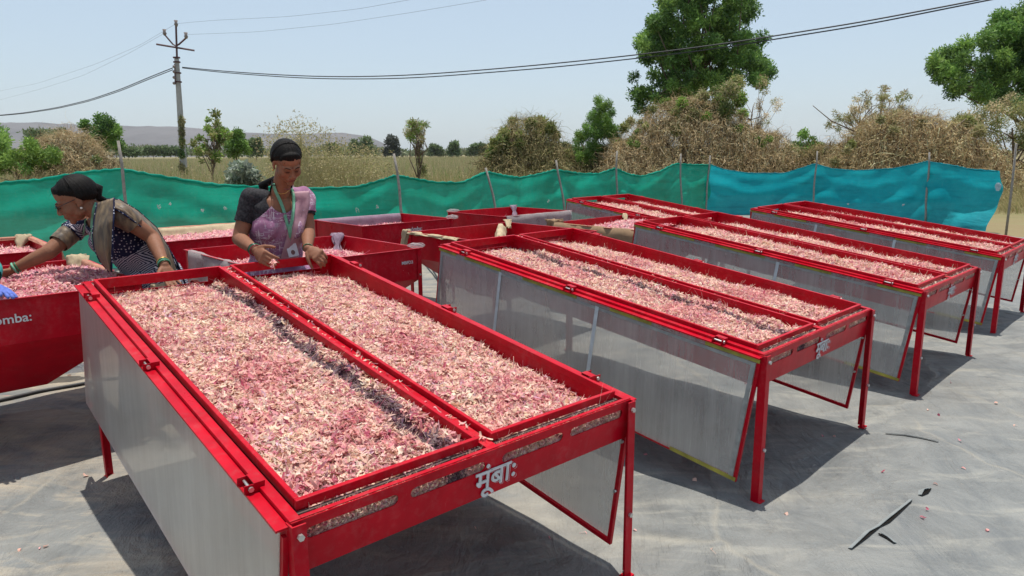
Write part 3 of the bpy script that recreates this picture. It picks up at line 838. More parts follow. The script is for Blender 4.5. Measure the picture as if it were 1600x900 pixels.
def net(name, ctrl, mat, n, seed, posts, foot_slant=None, colorseed=0, hemr=.022):
    cu = np.array([c[0] for c in ctrl], float); cv = np.array([c[1] for c in ctrl], float); cy = np.array([c[2] for c in ctrl], float)
    T = np.linspace(0, 1, n); us = np.interp(T, np.linspace(0, 1, len(ctrl)), cu); vs = np.interp(us, cu, cv); ys = np.interp(us, cu, cy)
    # smooth
    for _ in range(2): vs[1:-1] = .25 * vs[:-2] + .5 * vs[1:-1] + .25 * vs[2:]
    top = np.array([aty(u, v, y) for u, v, y in zip(us, vs, ys)])
    rows = 26; P = np.zeros((rows, n, 3))
    arc = np.concatenate([[0], np.cumsum(np.linalg.norm(np.diff(top[:, :2], axis=0), axis=1))])
    tang = np.gradient(top[:, :2], axis=0); tang /= np.linalg.norm(tang, axis=1, keepdims=True) + 1e-9
    nor = np.stack([tang[:, 1], -tang[:, 0]], 1)
    pa = [np.interp(p[0], us, arc) for p in posts]
    for r in range(rows):
        t = r / (rows - 1)
        bx = top[:, 0].copy(); by = top[:, 1].copy()
        if foot_slant is not None: bx = bx + foot_slant(us, t)[0]; by = by + foot_slant(us, t)[1]
        z = top[:, 2] * (1 - t) + (-.02) * t
        # billow between posts and folds running from post tops
        d = np.min([np.abs(arc - a) for a in pa], axis=0) if pa else np.ones(n)
        bil = -.13 * np.clip(d / 1.2, 0, 1) * math.sin(math.pi * min(1, t * 1.1)) * (.6 + vnoise(arc * .7, arc * 0 + seed))
        fold = .10 * (fbm(arc * 2.3 + seed, np.full(n, t * 1.5), 3)) + .16 * fbm(arc * .9 + t * 1.6 + seed, np.full(n, t * .9), 3)
        fan = .055 * np.sin((arc + t * 1.1) * 8 + seed) * np.exp(-d * 1.5) * (t * (1 - t) * 4)
        swag = .028 * np.sin(17 * (t + .16 * np.clip(1.4 - d, 0, 2)) + seed + 5 * vnoise(arc * .7, arc * 0 + seed)) * min(1, 3 * (1 - t)) * min(1, t * 4)
        off = bil + fold + fan + swag
        P[r, :, 0] = bx + nor[:, 0] * off; P[r, :, 1] = by + nor[:, 1] * off; P[r, :, 2] = z
    root = empty(name, (top[n // 2][0], top[n // 2][1], 0))
    inv = Matrix.Translation(-Vector(root.location))
    mb = MB(); mb.grid(P); o = mb.build('netting', mat, root, smooth=True); o.matrix_parent_inverse = inv
    # rolled hem along the top
    hm = MB(); hp = [P[0, i] + V3(0, 0, -.012 + .008 * math.sin(i * 1.3)) for i in range(0, n, 2)]
    hm.tube(hp, [hemr * (.75 + .5 * vnoise(i * .7, seed)) for i in range(len(hp))], 6); h = hm.build('top_hem', mat, root, smooth=True); h.matrix_parent_inverse = inv
    for k, (u, v, y, (ub, vb)) in enumerate(posts):
        p1 = aty(u, v, y); p0 = aty(ub, vb, y - .02); d_ = p0 - p1; p0 = p1 + d_ * ((p1[2] + .1) / (p1[2] - p0[2]))
        off = V3(0, -.06, 0)
        pm = MB(); pts = [p0 + (p1 - p0) * q + V3(.012 * math.sin(q * 9 + k), 0, 0) + off for q in np.linspace(0, 1, 7)]
        pm.tube(pts, [.024 - .006 * q for q in np.linspace(0, 1, 7)], 8); po = pm.build('post', WOODPOLE, root, smooth=True); po.matrix_parent_inverse = inv
    return root, P, inv
groot, GP, ginv = net('net_fence', FG, NET_G, 420, 3, GPOSTS)
tag(groot, 'green shade net fence on thin wooden posts running behind the bins', 'fence')
def slant(us, t):
    k = np.clip((us - 1450) / 112, 0, 1); return (-.30 * k * t, -.25 * k * t)
troot, TP, tinv = net('cloth_fence', FT, NET_T, 190, 8, TPOSTS, slant, hemr=.012)
tag(troot, 'teal cloth fence with its loose slanting end at the right', 'fence')
# white tufts of thread and scraps caught on the netting
for i, (u, v, r) in enumerate([(95, 322, .05), (248, 322, .04), (266, 318, .03), (317, 327, .04), (352, 323, .045), (558, 327, .045), (590, 322, .04), (857, 313, .04), (1325, 318, .03), (1412, 319, .04)]):
    r = r * .6
    y = np.interp(u, [c[0] for c in (FG if u < 1108 else FT)], [c[2] for c in (FG if u < 1108 else FT)]) - .20
    c = aty(u, v, y); mbx = MB()
    for k in range(6):
        a = RG.uniform(-1, 1, 3) * r; b = RG.uniform(-1, 1, 3) * r + V3(0, 0, -r)
        mbx.tube([c + a, c + (a + b) * .6 + V3(0, -.01, 0), c + b], .0045, 4)
    o = mbx.build('thread_scrap', WNET, groot if u < 1108 else troot); o.matrix_parent_inverse = ginv if u < 1108 else tinv
lone = MB(); p1 = aty(1588, 224, 12.6); p0 = onz(1572, 364); lone.tube([p0 - V3(0, 0, .1), (p0 + p1) / 2 + V3(.01, 0, 0), p1], [.022, .02, .017], 8)
tag(lone.build('wooden_pole', WOODPOLE, smooth=True), 'bare thin pole standing alone right of the teal cloth', 'pole')
# crumpled clear bag tied at the loose end
def crumple(name, c, r, mat, seed, parent=None, ax=(1, 1, 1)):
    bm = bmesh.new(); bmesh.ops.create_icosphere(bm, subdivisions=3, radius=1)
    for v in bm.verts:
        q = v.co; k = .7 + .75 * (fbm(q.x * 2.3 + seed, q.y * 2.3 + q.z * 1.7, 4) + .15)
        v.co = Vector((q.x * k * r * ax[0], q.y * k * r * ax[1], q.z * k * r * ax[2])) + Vector(c)
    me = bpy.data.meshes.new(name); bm.to_mesh(me); bm.free(); me.materials.append(mat)
    return link(name, me, parent)
BAG = mk_cloth('grey plastic bag', (.42, .45, .50), .55, .4, 20, .25)
tag(crumple('plastic_bag', aty(1560, 292, 13.3), .085, BAG, 4, None, (.7, .6, 1.1)), 'grey plastic bag hanging at the loose end of the teal cloth', 'plastic bag')
tag(crumple('plastic_bag', onz(46, 611) + V3(0, 0.25, .09), .13, BAG, 9, None, (1.9, .8, .55)), 'crumpled shiny plastic bag lying under the lettered bin', 'plastic bag')
hz = MB(); pts = [onz(-60, 638), onz(0, 628), onz(60, 616), onz(120, 606), onz(170, 597), onz(260, 588)]
hz.tube([p + V3(0, 0, float(ground_z(p[0], p[1])) + .012) for p in pts], .012, 8)
tag(hz.build('black_hose', CABLE, smooth=True), 'black hose lying on the ground sheet beneath the lettered bin', 'hose')
hz = MB(); pts = [onz(655, 404), onz(676, 425), onz(685, 440), onz(705, 452)]
hz.tube([p + V3(0, 0, .03) for p in pts], .012, 6)
tag(hz.build('thin_cable', CABLE, smooth=True), 'thin black cable on the sheet beside the bin with white code letters', 'cable')

# ------------------------------------------------------------------ foliage helpers
def leaves(blobs, n, size, cols, seed, droop=0.0, hollow=.35, aspect=.42):
    """small two-quad-less leaf cards through the volume of many clumps; returns V,F,C"""
    rg = np.random.default_rng(seed); B = np.array(blobs, float)
    vol = B[:, 3] * B[:, 4] * B[:, 5]; w = vol ** .72; w /= w.sum()
    bi = rg.choice(len(B), n, p=w)
    d = rg.normal(0, 1, (n, 3)); d /= np.linalg.norm(d, axis=1, keepdims=True)
    r = hollow + (1 - hollow) * rg.random(n) ** .6
    r = r * (1 + .35 * rg.normal(0, .35, n))
    P = B[bi, :3] + d * r[:, None] * B[bi, 3:6]
    # leaf frames
    ax = rg.normal(0, 1, (n, 3)) + d * .6 + np.array([0, 0, -droop]); ax /= np.linalg.norm(ax, axis=1, keepdims=True)
    s_ = np.cross(ax, rg.normal(0, 1, (n, 3))); s_ /= np.linalg.norm(s_, axis=1, keepdims=True) + 1e-9
    ln = size * rg.uniform(.6, 1.4, n); wd = ln * aspect
    V = np.stack([P, P + ax * (ln * .5)[:, None] + s_ * (wd * .5)[:, None], P + ax * ln[:, None], P + ax * (ln * .5)[:, None] - s_ * (wd * .5)[:, None]], 1).reshape(-1, 3)
    F = (np.arange(n) * 4)[:, None] + np.arange(4)
    cols = np.array(cols); blc = rg.integers(0, len(cols), len(B)); blv = rg.uniform(.72, 1.2, len(B))
    ci = np.where(rg.random(n) < .6, blc[bi], rg.integers(0, len(cols), n))
    C = cols[ci] * (blv[bi] * rg.uniform(.75, 1.25, n))[:, None]
    return V, F, np.repeat(np.clip(C, .005, .9), 4, 0)
def strands(roots, dirs, length, curl, rad, cols, seed, seg=6, grav=.0):
    """thin three-sided twigs; returns V,F,C"""
    rg = np.random.default_rng(seed); n = len(roots); P = np.array(roots, float); d = np.array(dirs, float)
    d /= np.linalg.norm(d, axis=1, keepdims=True) + 1e-9
    ln = length * rg.uniform(.5, 1.3, n) / seg; Vs = []; rd = rad * rg.uniform(.6, 1.4, n)
    for i in range(seg + 1):
        a = np.cross(d, rg.normal(0, 1, (n, 3))); a /= np.linalg.norm(a, axis=1, keepdims=True) + 1e-9; b = np.cross(d, a)
        q = rd * (1 - .75 * i / seg)
        for k in range(3):
            an = 2 * math.pi * k / 3; Vs.append(P + (a * math.cos(an) + b * math.sin(an)) * q[:, None])
        P = P + d * ln[:, None]
        d = d + rg.normal(0, curl, (n, 3)) + np.array([0, 0, -grav]); d /= np.linalg.norm(d, axis=1, keepdims=True)
    V = np.stack(Vs, 1).reshape(-1, 3); m_ = 3 * (seg + 1); base = (np.arange(n) * m_)[:, None]; Fs = []
    for i in range(seg):
        for k in range(3): Fs.append(base + np.array([i * 3 + k, i * 3 + (k + 1) % 3, i * 3 + 3 + (k + 1) % 3, i * 3 + 3 + k]))
    cols = np.array(cols); C = cols[rg.integers(0, len(cols), n)] * rg.uniform(.7, 1.25, (n, 1))
    return V, np.concatenate(Fs), np.repeat(np.clip(C, .005, .9), m_, 0)
def join(parts):
    V = []; F = []; C = []; o = 0
    for v, f, c in parts: V.append(v); F.append(f + o); C.append(c); o += len(v)
    return np.concatenate(V), np.concatenate(F), np.concatenate(C)
GREEN = [(.13, .25, .055), (.19, .33, .07), (.26, .40, .09), (.075, .155, .045)]
BRIGHT = [(.15, .27, .045), (.22, .34, .065), (.12, .21, .05)]
OLIVE = [(.27, .29, .09), (.34, .33, .13), (.20, .24, .08), (.38, .34, .18)]
DRY = [(.60, .48, .29), (.48, .37, .21), (.68, .56, .37), (.24, .17, .10), (.62, .48, .30)]
STRAWC = [(.44, .36, .19), (.37, .30, .15), (.32, .29, .12), (.50, .42, .25), (.25, .26, .10)]
GREY = [(.30, .34, .27), (.22, .28, .19), (.36, .40, .33)]

def trunk_mb(base, top, r0, r1, blobs, nb, seed, wob=.12):
    rg = np.random.default_rng(seed); mb = MB(); base = np.array(base, float); top = np.array(top, float)
    h = np.linalg.norm(top - base); pts = []
    for i in range(7):
        t = i / 6; p = base + (top - base) * t + rg.normal(0, wob * h * .12, 3) * V3(1, 1, 0) * (t > 0); pts.append(p)
    mb.tube(pts, [r0 + (r1 - r0) * (i / 6) ** .7 for i in range(7)], 8)
    for k in range(min(nb, len(blobs))):
        b = blobs[k]; tg = np.array(b[:3]); i0 = rg.integers(2, 6); s0 = pts[i0]
        mid = (s0 + tg) / 2 + rg.normal(0, .06 * h, 3) + V3(0, 0, -.02 * h)
        mb.tube([s0, (s0 + mid) / 2 + V3(0, 0, .01 * h), mid, tg], [r1 * .8 + .01, r1 * .6 + .006, r1 * .4 + .004, r1 * .15 + .003], 6)
    return mb
def tree(name, label, cat, base, top, r0, r1, blobs, n, size, cols, seed, group=None, nb=12, extra=None, **kw):
    root = empty(name, tuple(base)); inv = Matrix.Translation(-Vector(base))
    tr = trunk_mb(base, top, r0, r1, blobs, nb, seed); o = tr.build('trunk', BARK, root, smooth=True); o.matrix_parent_inverse = inv
    parts = [leaves(blobs, n, size, cols, seed, **kw)] + (extra or [])
    c = link('crown', fast_mesh('crown', *join(parts)[:2], LEAF, join(parts)[2]), root); c.matrix_parent_inverse = inv
    return tag(root, label, cat, group)
def gpt(u, y):
    """ground point under picture column u at distance y"""
    d = ray(u, 250); return V3(d[0] * y / d[1], y, -.07)
def bl(u, v, y, r, rz=None, ry=None):
    """a clump centred on picture point u,v at distance y with radius r picture pixels"""
    p = aty(u, v, y); k = y / F_PX; rz = rz or r
    return (p[0], p[1], p[2], r * k, (ry or r) * k, rz * k)
def rblobs(outline, y, n, rmin, rmax, seed, dy=1.0):
    """clumps filling a polygon outline given in picture coordinates at distance y"""
    rg = np.random.default_rng(seed); O = np.array(outline, float); out = []
    lo = O.min(0); hi = O.max(0); x, yv = O[:, 0], O[:, 1]
    while len(out) < n:
        q = rg.uniform(lo, hi); c = False; j = len(O) - 1
        for i in range(len(O)):
            if (yv[i] > q[1]) != (yv[j] > q[1]) and q[0] < (x[j] - x[i]) * (q[1] - yv[i]) / (yv[j] - yv[i]) + x[i]: c = not c
            j = i
        if c: out.append(bl(q[0], q[1], y + rg.uniform(-dy, dy), rg.uniform(rmin, rmax), ry=None))
    return out

# big tree, centre right
o_ = [(1012, 40), (1030, 8), (1040, -40), (1080, -75), (1140, -80), (1180, -40), (1178, 20), (1165, 60), (1180, 82), (1205, 105), (1195, 130), (1150, 140), (1100, 130), (1060, 158), (1005, 170), (992, 140), (1010, 110), (1000, 80)]
b_ = rblobs(o_, 36, 300, 6, 15, 11, 2.8)
b_ += [bl(1000, 70, 36, 9), bl(992, 148, 36, 12), bl(1190, 60, 36, 12), bl(1012, 175, 36, 9), bl(1018, 30, 36, 8), bl(1190, 100, 36, 12), bl(1205, 114, 36, 10), bl(1184, 124, 36, 12), bl(1168, 96, 36, 13), bl(1000, 168, 36, 11), bl(1015, 150, 36, 14), bl(990, 120, 36, 9)]
tree('neem_tree', 'tall bright green tree rising out of the top of the picture', 'tree', gpt(1085, 36), aty(1095, 40, 36), .26, .09, b_, 120000, .165, GREEN + [(.14, .25, .06)], 21, nb=50, aspect=.34, hollow=.0)
# right tree
o_ = [(1456, 115), (1460, 92), (1485, 70), (1525, 56), (1565, 24), (1600, 10), (1680, 0), (1740, 60), (1720, 140), (1640, 175), (1560, 160), (1520, 150), (1480, 138)]
b_ = rblobs(o_, 33, 300, 6, 15, 12, 2.4)
tree('spreading_tree', 'broad dense green tree cut by the right edge', 'tree', gpt(1640, 33), aty(1620, 80, 33), .24, .08, b_, 120000, .15, GREEN + [(.14, .24, .06)], 22, nb=40, aspect=.34, hollow=.0)
# feathery green tree between mounds
o_ = [(908, 175), (935, 155), (955, 160), (965, 200), (960, 250), (905, 262), (898, 220)]
b_ = rblobs(o_, 30, 75, 4, 9, 13, .8)
tree('slender_tree', 'feathery light green tree between the two creeper mounds', 'tree', gpt(930, 30), aty(932, 190, 30), .10, .03, b_, 26000, .10, BRIGHT + GREEN[:2], 23, nb=10, aspect=.25, hollow=.05)
# small trees left
o_ = [(128, 195), (145, 184), (175, 188), (188, 205), (184, 230), (160, 240), (135, 218)]
tree('small_tree', 'round green tree behind the leftmost net post', 'tree', gpt(158, 40), aty(158, 215, 40), .12, .04, rblobs(o_, 40, 26, 6, 11, 14, 1), 13000, .14, GREEN, 24, nb=8, hollow=.1)
tree('edge_tree', 'green tree sliver at the very left edge behind the net', 'tree', gpt(-25, 38), aty(-25, 200, 38), .15, .05, rblobs([(-70, 260), (-60, 190), (-25, 165), (5, 182), (12, 215), (0, 260)], 38, 34, 8, 14, 15, 1), 12000, .14, GREEN, 25, nb=8, hollow=.1)
o_ = [(302, 235), (300, 210), (318, 190), (335, 176), (352, 188), (358, 215), (350, 245), (320, 262)]
tree('sparse_tree', 'thin airy tree with few leaves right of the utility pole', 'tree', gpt(325, 26), aty(335, 200, 26), .06, .018, rblobs(o_, 26, 34, 3, 7, 16, .7), 3600, .11, BRIGHT + OLIVE, 26, nb=30, hollow=.0)
tree('round_bush', 'round bright green bush behind the thin airy tree', 'bush', gpt(370, 44), aty(370, 228, 44), .08, .03, rblobs([(350, 240), (352, 218), (370, 208), (388, 216), (390, 242)], 44, 20, 6, 10, 17, .6), 7000, .14, BRIGHT, 27, nb=5)
tree('grey_green_bush', 'grey green broad-leaved bush beside the standing woman\'s head', 'bush', gpt(380, 17), aty(382, 268, 17), .03, .01, rblobs([(355, 292), (358, 265), (378, 253), (402, 258), (408, 292)], 17, 22, 6, 10, 18, .3), 2600, .12, GREY, 28, nb=14, aspect=.6)
o_ = [(0, 262), (-60, 262), (-40, 220), (0, 216), (30, 225), (62, 215), (92, 240), (80, 268)]
tree('green_shrub', 'bright green feathery shrub along the left edge above the net', 'bush', gpt(20, 26), aty(25, 235, 26), .05, .02, rblobs(o_, 26, 40, 8, 14, 19, 1), 15000, .13, BRIGHT + GREEN[:3], 29, nb=8, hollow=.1, aspect=.3)
o_ = [(630, 205), (645, 190), (665, 195), (672, 215), (660, 235)]
tree('creeper_tree', 'thin ragged tree draped with dry creeper right of the dry grass', 'tree', gpt(655, 22), aty(652, 205, 22), .06, .02, rblobs(o_, 22, 22, 3, 8, 20, .4) + [bl(655, 245, 22, 4, 18), bl(662, 266, 22, 6, 12)], 3000, .085, OLIVE + BRIGHT[1:2] + STRAWC[3:4], 30, nb=24, hollow=.0, aspect=.3)
tree('green_shrub', 'small green shrub left of the large right-hand creeper mound', 'bush', gpt(1255, 42), aty(1255, 228, 42), .06, .02, rblobs([(1232, 255), (1238, 215), (1262, 206), (1284, 225), (1284, 255)], 42, 24, 6, 11, 31, .8), 8000, .15, GREEN + BRIGHT[:1], 31, nb=6)
o_ = [(1280, 195), (1310, 165), (1345, 145), (1385, 135), (1420, 142), (1435, 165), (1400, 185), (1350, 190), (1310, 205)]
tree('airy_tree', 'yellowish half-bare tree leaning over the right-hand creeper mound', 'tree', gpt(1400, 29), aty(1330, 175, 29), .08, .03, rblobs(o_, 29, 46, 3, 9, 32, .9), 5200, .09, OLIVE + DRY[:2], 32, nb=40, hollow=.0, aspect=.3)
o_ = [(1490, 200), (1510, 165), (1545, 150), (1600, 155), (1680, 170), (1690, 262), (1560, 262), (1500, 240)]
tree('olive_bush', 'olive and straw coloured bush under the broad right-hand tree', 'bush', gpt(1590, 28), aty(1580, 200, 28), .09, .03, rblobs(o_, 28, 60, 8, 16, 33, 1.3), 26000, .10, OLIVE + DRY[:1] + GREEN[3:], 33, nb=26, hollow=.1, aspect=.3)
o_ = [(1120, 180), (1150, 140), (1195, 110), (1215, 160), (1220, 220), (1210, 262), (1150, 262), (1130, 220)]
tree('bare_tree', 'brown nearly leafless twiggy tree at the right foot of the tall green tree', 'tree', gpt(1180, 31), aty(1175, 165, 31), .07, .02, rblobs(o_, 31, 50, 4, 10, 34, 1), 6500, .07, DRY + OLIVE[:1], 34, nb=44, hollow=.0, aspect=.35)
# far trees along the field edge
FT_ = [(564, 221, 19, 11, 130), (612, 219, 10, 9, 130), (709, 225, 7, 6, 150), (745, 228, 12, 4, 170), (840, 226, 10, 5, 170), (60, 208, 26, 9, 75), (95, 206, 14, 7, 90), (200, 236, 14, 5, 110), (240, 232, 20, 6, 140), (275, 235, 12, 4, 140), (770, 229, 9, 4, 180), (680, 230, 8, 4, 180), (520, 228, 10, 5, 150), (880, 228, 10, 6, 120), (1240, 238, 12, 5, 80), (400, 222, 9, 8, 90)]
fl_lab = ['hazy green tree on the horizon right of the standing woman', 'small dark round tree on the horizon', 'tiny green tree on the horizon near the middle of the picture', 'low grey-green trees on the horizon before the left creeper mound', 'low grey-green trees seen behind the left creeper mound', 'hazy bushy tree under the flat hill at the left', 'olive bushy tree under the flat hill, left of the round green tree', 'low green bush right of the leftmost net post', 'long low bush line under the flat hill', 'little green bush just left of the utility pole', 'smallest far tree left of the left creeper mound', 'low far bush beside the ragged creeper tree', 'far pale bush behind the tall dry grass', 'far bush right of the left creeper mound', 'far bush left of the small green shrub', 'far olive tree just left of the standing woman\'s hair']
for i, (u, v, r, rz, y) in enumerate(FT_):
    y = y * 1.7
    b0 = [bl(u + RG.uniform(-.8, .8) * r, v + RG.uniform(-.35, 1.0) * rz, y + RG.uniform(-1, 1), r * RG.uniform(.25, .5), rz * RG.uniform(.35, .6)) for _ in range(16)] + [bl(u + q * r, 235 + (2 if abs(q) > .5 else 0), y, r * .45, 6) for q in (-.9, -.4, .1, .6, 1.0)]
    tree('far_tree', fl_lab[i], 'tree', gpt(u, y), aty(u, v, y), .1, .04, b0, 2200, .0038 * y, [(.13, .19, .08), (.17, .22, .10)] if i != 1 else [(.10, .11, .09)], 60 + i, 'distant trees along the field edge', nb=4)

# ------------------------------------------------------------------ creeper mounds
def mound(name, label, outline, y, depth, seed, n=5200, leafn=2500, leafc=None, trunks=(), top_green=None, dark=.45, cols=DRY, olive=0, holes=()):
    """a bush smothered by dry creeper: dark inner thicket, hanging strands, trunk and limbs"""
    rg = np.random.default_rng(seed); k = y / F_PX
    O = np.array(outline, float); us = O[:, 0]; base_u = (us.min() + us.max()) / 2
    root = empty(name, tuple(gpt(base_u, y))); inv = Matrix.Translation(-Vector(root.location))
    topu = np.linspace(us.min(), us.max(), 60); topv = np.interp(topu, us, O[:, 1])
    # shell function: for horizontal t in 0..1 and depth phi, height
    def shell(t, s_):          # s_ in -1..1 across depth
        u = us.min() + (us.max() - us.min()) * t; v = np.interp(u, topu, topv)
        p = np.array([aty(a, b, y) for a, b in zip(np.atleast_1d(u), np.atleast_1d(v))])
        hgt = p[:, 2] + .07; f = np.sqrt(np.clip(1 - s_ ** 2, 0, 1)) ** .8
        return np.stack([p[:, 0] * (1), np.full(len(p), float(y)) + s_ * depth, -.07 + hgt * f], 1), hgt
    # inner thicket
    m0 = 1500
    t = rg.random(m0); s_ = rg.uniform(-.8, .95, m0); P, hg = shell(t, s_); P[:, 2] = -.07 + (P[:, 2] + .07) * rg.uniform(.05, .88, m0)
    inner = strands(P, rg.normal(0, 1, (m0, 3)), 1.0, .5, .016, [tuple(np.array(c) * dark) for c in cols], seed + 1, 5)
    # hanging curtain
    t = rg.random(n); s_ = rg.uniform(-1, .6, n); P, hg = shell(t, s_); P[:, 2] = -.07 + (P[:, 2] + .07) * rg.uniform(.45, 1.03, n)
    P += rg.normal(0, .07, (n, 3))
    if holes:
        pr = np.array([proj(p) for p in P]); ok = np.ones(len(P), bool)
        for (hu, hv, hr) in holes: ok &= ~((np.hypot(pr[:, 0] - hu, (pr[:, 1] - hv) * .6) < hr) & (rg.random(len(P)) < .9))
        P = P[ok]
    hf = len(P) // 2
    d = rg.normal(0, .7, (len(P), 3)); d[:, 2] -= .5; d[:, 1] -= .5
    cur = strands(P[:hf], d[:hf], .95, .42, .0095, cols, seed + 2, 7, .16)
    dd = rg.normal(0, .18, (len(P) - hf, 3)); dd[:, 2] -= 1
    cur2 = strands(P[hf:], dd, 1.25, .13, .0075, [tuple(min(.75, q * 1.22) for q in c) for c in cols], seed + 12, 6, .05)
    # wiry loops on the outline
    t = rg.random(n // 5); s_ = rg.uniform(-.4, .4, n // 5); P, hg = shell(t, s_)
    d = rg.normal(0, .8, (len(P), 3)); d[:, 2] = np.abs(d[:, 2])
    loops = strands(P, d, .7, .6, .006, cols, seed + 3, 7, .22)
    # twiggy dead leaves
    t = rg.random(leafn); s_ = rg.uniform(-1, .7, leafn); P, hg = shell(t, s_); P[:, 2] = -.07 + (P[:, 2] + .07) * rg.uniform(.25, 1.02, leafn)
    lf = leaves([(*p, .1, .1, .1) for p in P], leafn * 5, .065, cols, seed + 4, aspect=.5)
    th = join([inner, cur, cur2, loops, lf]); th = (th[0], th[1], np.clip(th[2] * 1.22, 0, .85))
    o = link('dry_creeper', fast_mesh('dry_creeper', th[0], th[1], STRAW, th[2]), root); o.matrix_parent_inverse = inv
    top_green = list(top_green or [])
    for _ in range(olive):
        uu = rg.uniform(us.min() + 8, us.max() - 8); v0 = np.interp(uu, topu, topv); top_green.append((uu, v0 + rg.uniform(.0, .45) * (262 - v0), rg.uniform(4, 9)))
    if olive: leafc = (leafc or BRIGHT) + OLIVE
    if top_green:
        bb = [bl(u, v, y + rg.uniform(-.5, .5) * depth - .3, r) for u, v, r in top_green]
        g = leaves(bb, 480 * len(bb), .10, leafc or BRIGHT, seed + 5, hollow=.1, aspect=.4)
        o = link('green_leaves', fast_mesh('green_leaves', g[0], g[1], LEAF, g[2]), root); o.matrix_parent_inverse = inv
    if trunks:
        for (u0, v0, u1, v1, r0, r1) in trunks:
            mb = MB()
            p0 = aty(u0, v0, y - depth * .35); p1 = aty(u1, v1, y - depth * .35); mid = (p0 + p1) / 2 + rg.normal(0, .06, 3)
            mb.tube([p0, mid, p1], [r0 * k, (r0 + r1) / 2 * k, r1 * k], 7)
            o = mb.build('trunk' if v0 > 262 else 'limb', BARK, root, smooth=True); o.matrix_parent_inverse = inv
    return tag(root, label, 'bush')
mound('creeper_mound', 'largest mound of dry brown creeper over a dark crooked trunk, under the tall tree', [(940, 258), (955, 226), (985, 222), (1000, 195), (1020, 172), (1045, 160), (1085, 156), (1120, 165), (1150, 182), (1170, 205), (1215, 212), (1235, 240), (1240, 262)], 29, 2.6, 71, 9500, 5200,
      trunks=[(1062, 275, 1045, 228, 5, 3), (1045, 228, 1030, 205, 3, 2), (1090, 275, 1098, 200, 5, 3), (1098, 200, 1120, 180, 3, 1.5), (1072, 270, 1060, 200, 4, 2), (1075, 232, 1056, 196, 3, 1.5)], olive=40, holes=[(1050, 225, 14), (1078, 240, 16), (1100, 225, 12), (1030, 245, 9)],
      top_green=[(1040, 162, 9), (1065, 160, 8), (1090, 160, 12), (1085, 178, 9), (1110, 172, 9), (1125, 160, 12), (1140, 142, 14), (1150, 130, 12), (1100, 150, 9), (1120, 180, 6), (1000, 192, 4), (1165, 200, 5), (1020, 170, 6), (1100, 190, 8), (1075, 168, 10), (1135, 172, 12), (1155, 155, 12), (1055, 175, 7), (1120, 145, 10), (1160, 178, 8), (990, 215, 5), (1010, 235, 6)])
mound('creeper_mound', 'brown creeper mound behind the teal cloth at the right', [(1290, 262), (1318, 240), (1335, 208), (1365, 186), (1400, 178), (1440, 184), (1480, 195), (1510, 215), (1545, 245), (1560, 268)], 24, 2.0, 72, 8500, 4200,
      trunks=[(1270, 165, 1335, 205, .5, 1.1), (1475, 215, 1510, 185, 1.5, .8), (1500, 215, 1520, 200, 1.2, .7)], olive=20, holes=[(1400, 235, 12), (1450, 240, 12)], cols=[(.64, .51, .30), (.72, .59, .37), (.50, .38, .21), (.28, .19, .11)], top_green=[(1510, 190, 9), (1530, 205, 8), (1400, 178, 5), (1330, 225, 5), (1545, 235, 8)], leafc=OLIVE)
mound('creeper_mound', 'smaller olive brown creeper mound with a green top, left of the feathery tree', [(752, 268), (765, 235), (790, 205), (805, 188), (830, 188), (855, 192), (872, 212), (880, 268)], 27, 1.6, 73, 3600, 2600,
      trunks=[(790, 275, 800, 215, 4, 2), (835, 275, 830, 205, 4, 2)], olive=22, top_green=[(800, 190, 6), (830, 192, 8), (845, 192, 10), (860, 200, 9), (868, 212, 7), (790, 203, 5), (770, 220, 5), (835, 215, 8), (812, 225, 8), (850, 235, 8)], leafc=BRIGHT + OLIVE, cols=[(.42, .35, .19), (.34, .27, .14), (.50, .43, .24), (.26, .27, .11)])
mound('creeper_mound', 'rounded brown dry mound at the left behind the net', [(52, 268), (62, 232), (80, 214), (105, 208), (130, 212), (150, 232), (162, 255), (168, 272)], 28, 1.6, 74, 3600, 2400, top_green=[(90, 240, 7), (75, 225, 5), (150, 250, 6), (110, 232, 5), (62, 250, 8)], leafc=OLIVE + GREY, cols=[(.60, .47, .29), (.50, .39, .23), (.68, .56, .37)])
# low thicket joining the mounds
mound('low_thicket', 'low straw coloured thicket between the left creeper mound and the feathery tree', [(860, 262), (880, 235), (905, 232), (925, 250), (940, 242), (975, 225), (990, 262)], 31, 1.2, 75, 2200, 1800, cols=OLIVE + DRY[:2], top_green=[(885, 240, 6), (965, 235, 6), (975, 200, 8), (985, 190, 7)], leafc=OLIVE)
mound('low_thicket', 'low straw thicket behind the teal cloth left of the right-hand mound', [(1225, 262), (1250, 255), (1275, 230), (1300, 225), (1330, 235), (1340, 262)], 27, 1.0, 76, 1600, 1200, cols=STRAWC[:3] + DRY[:2])

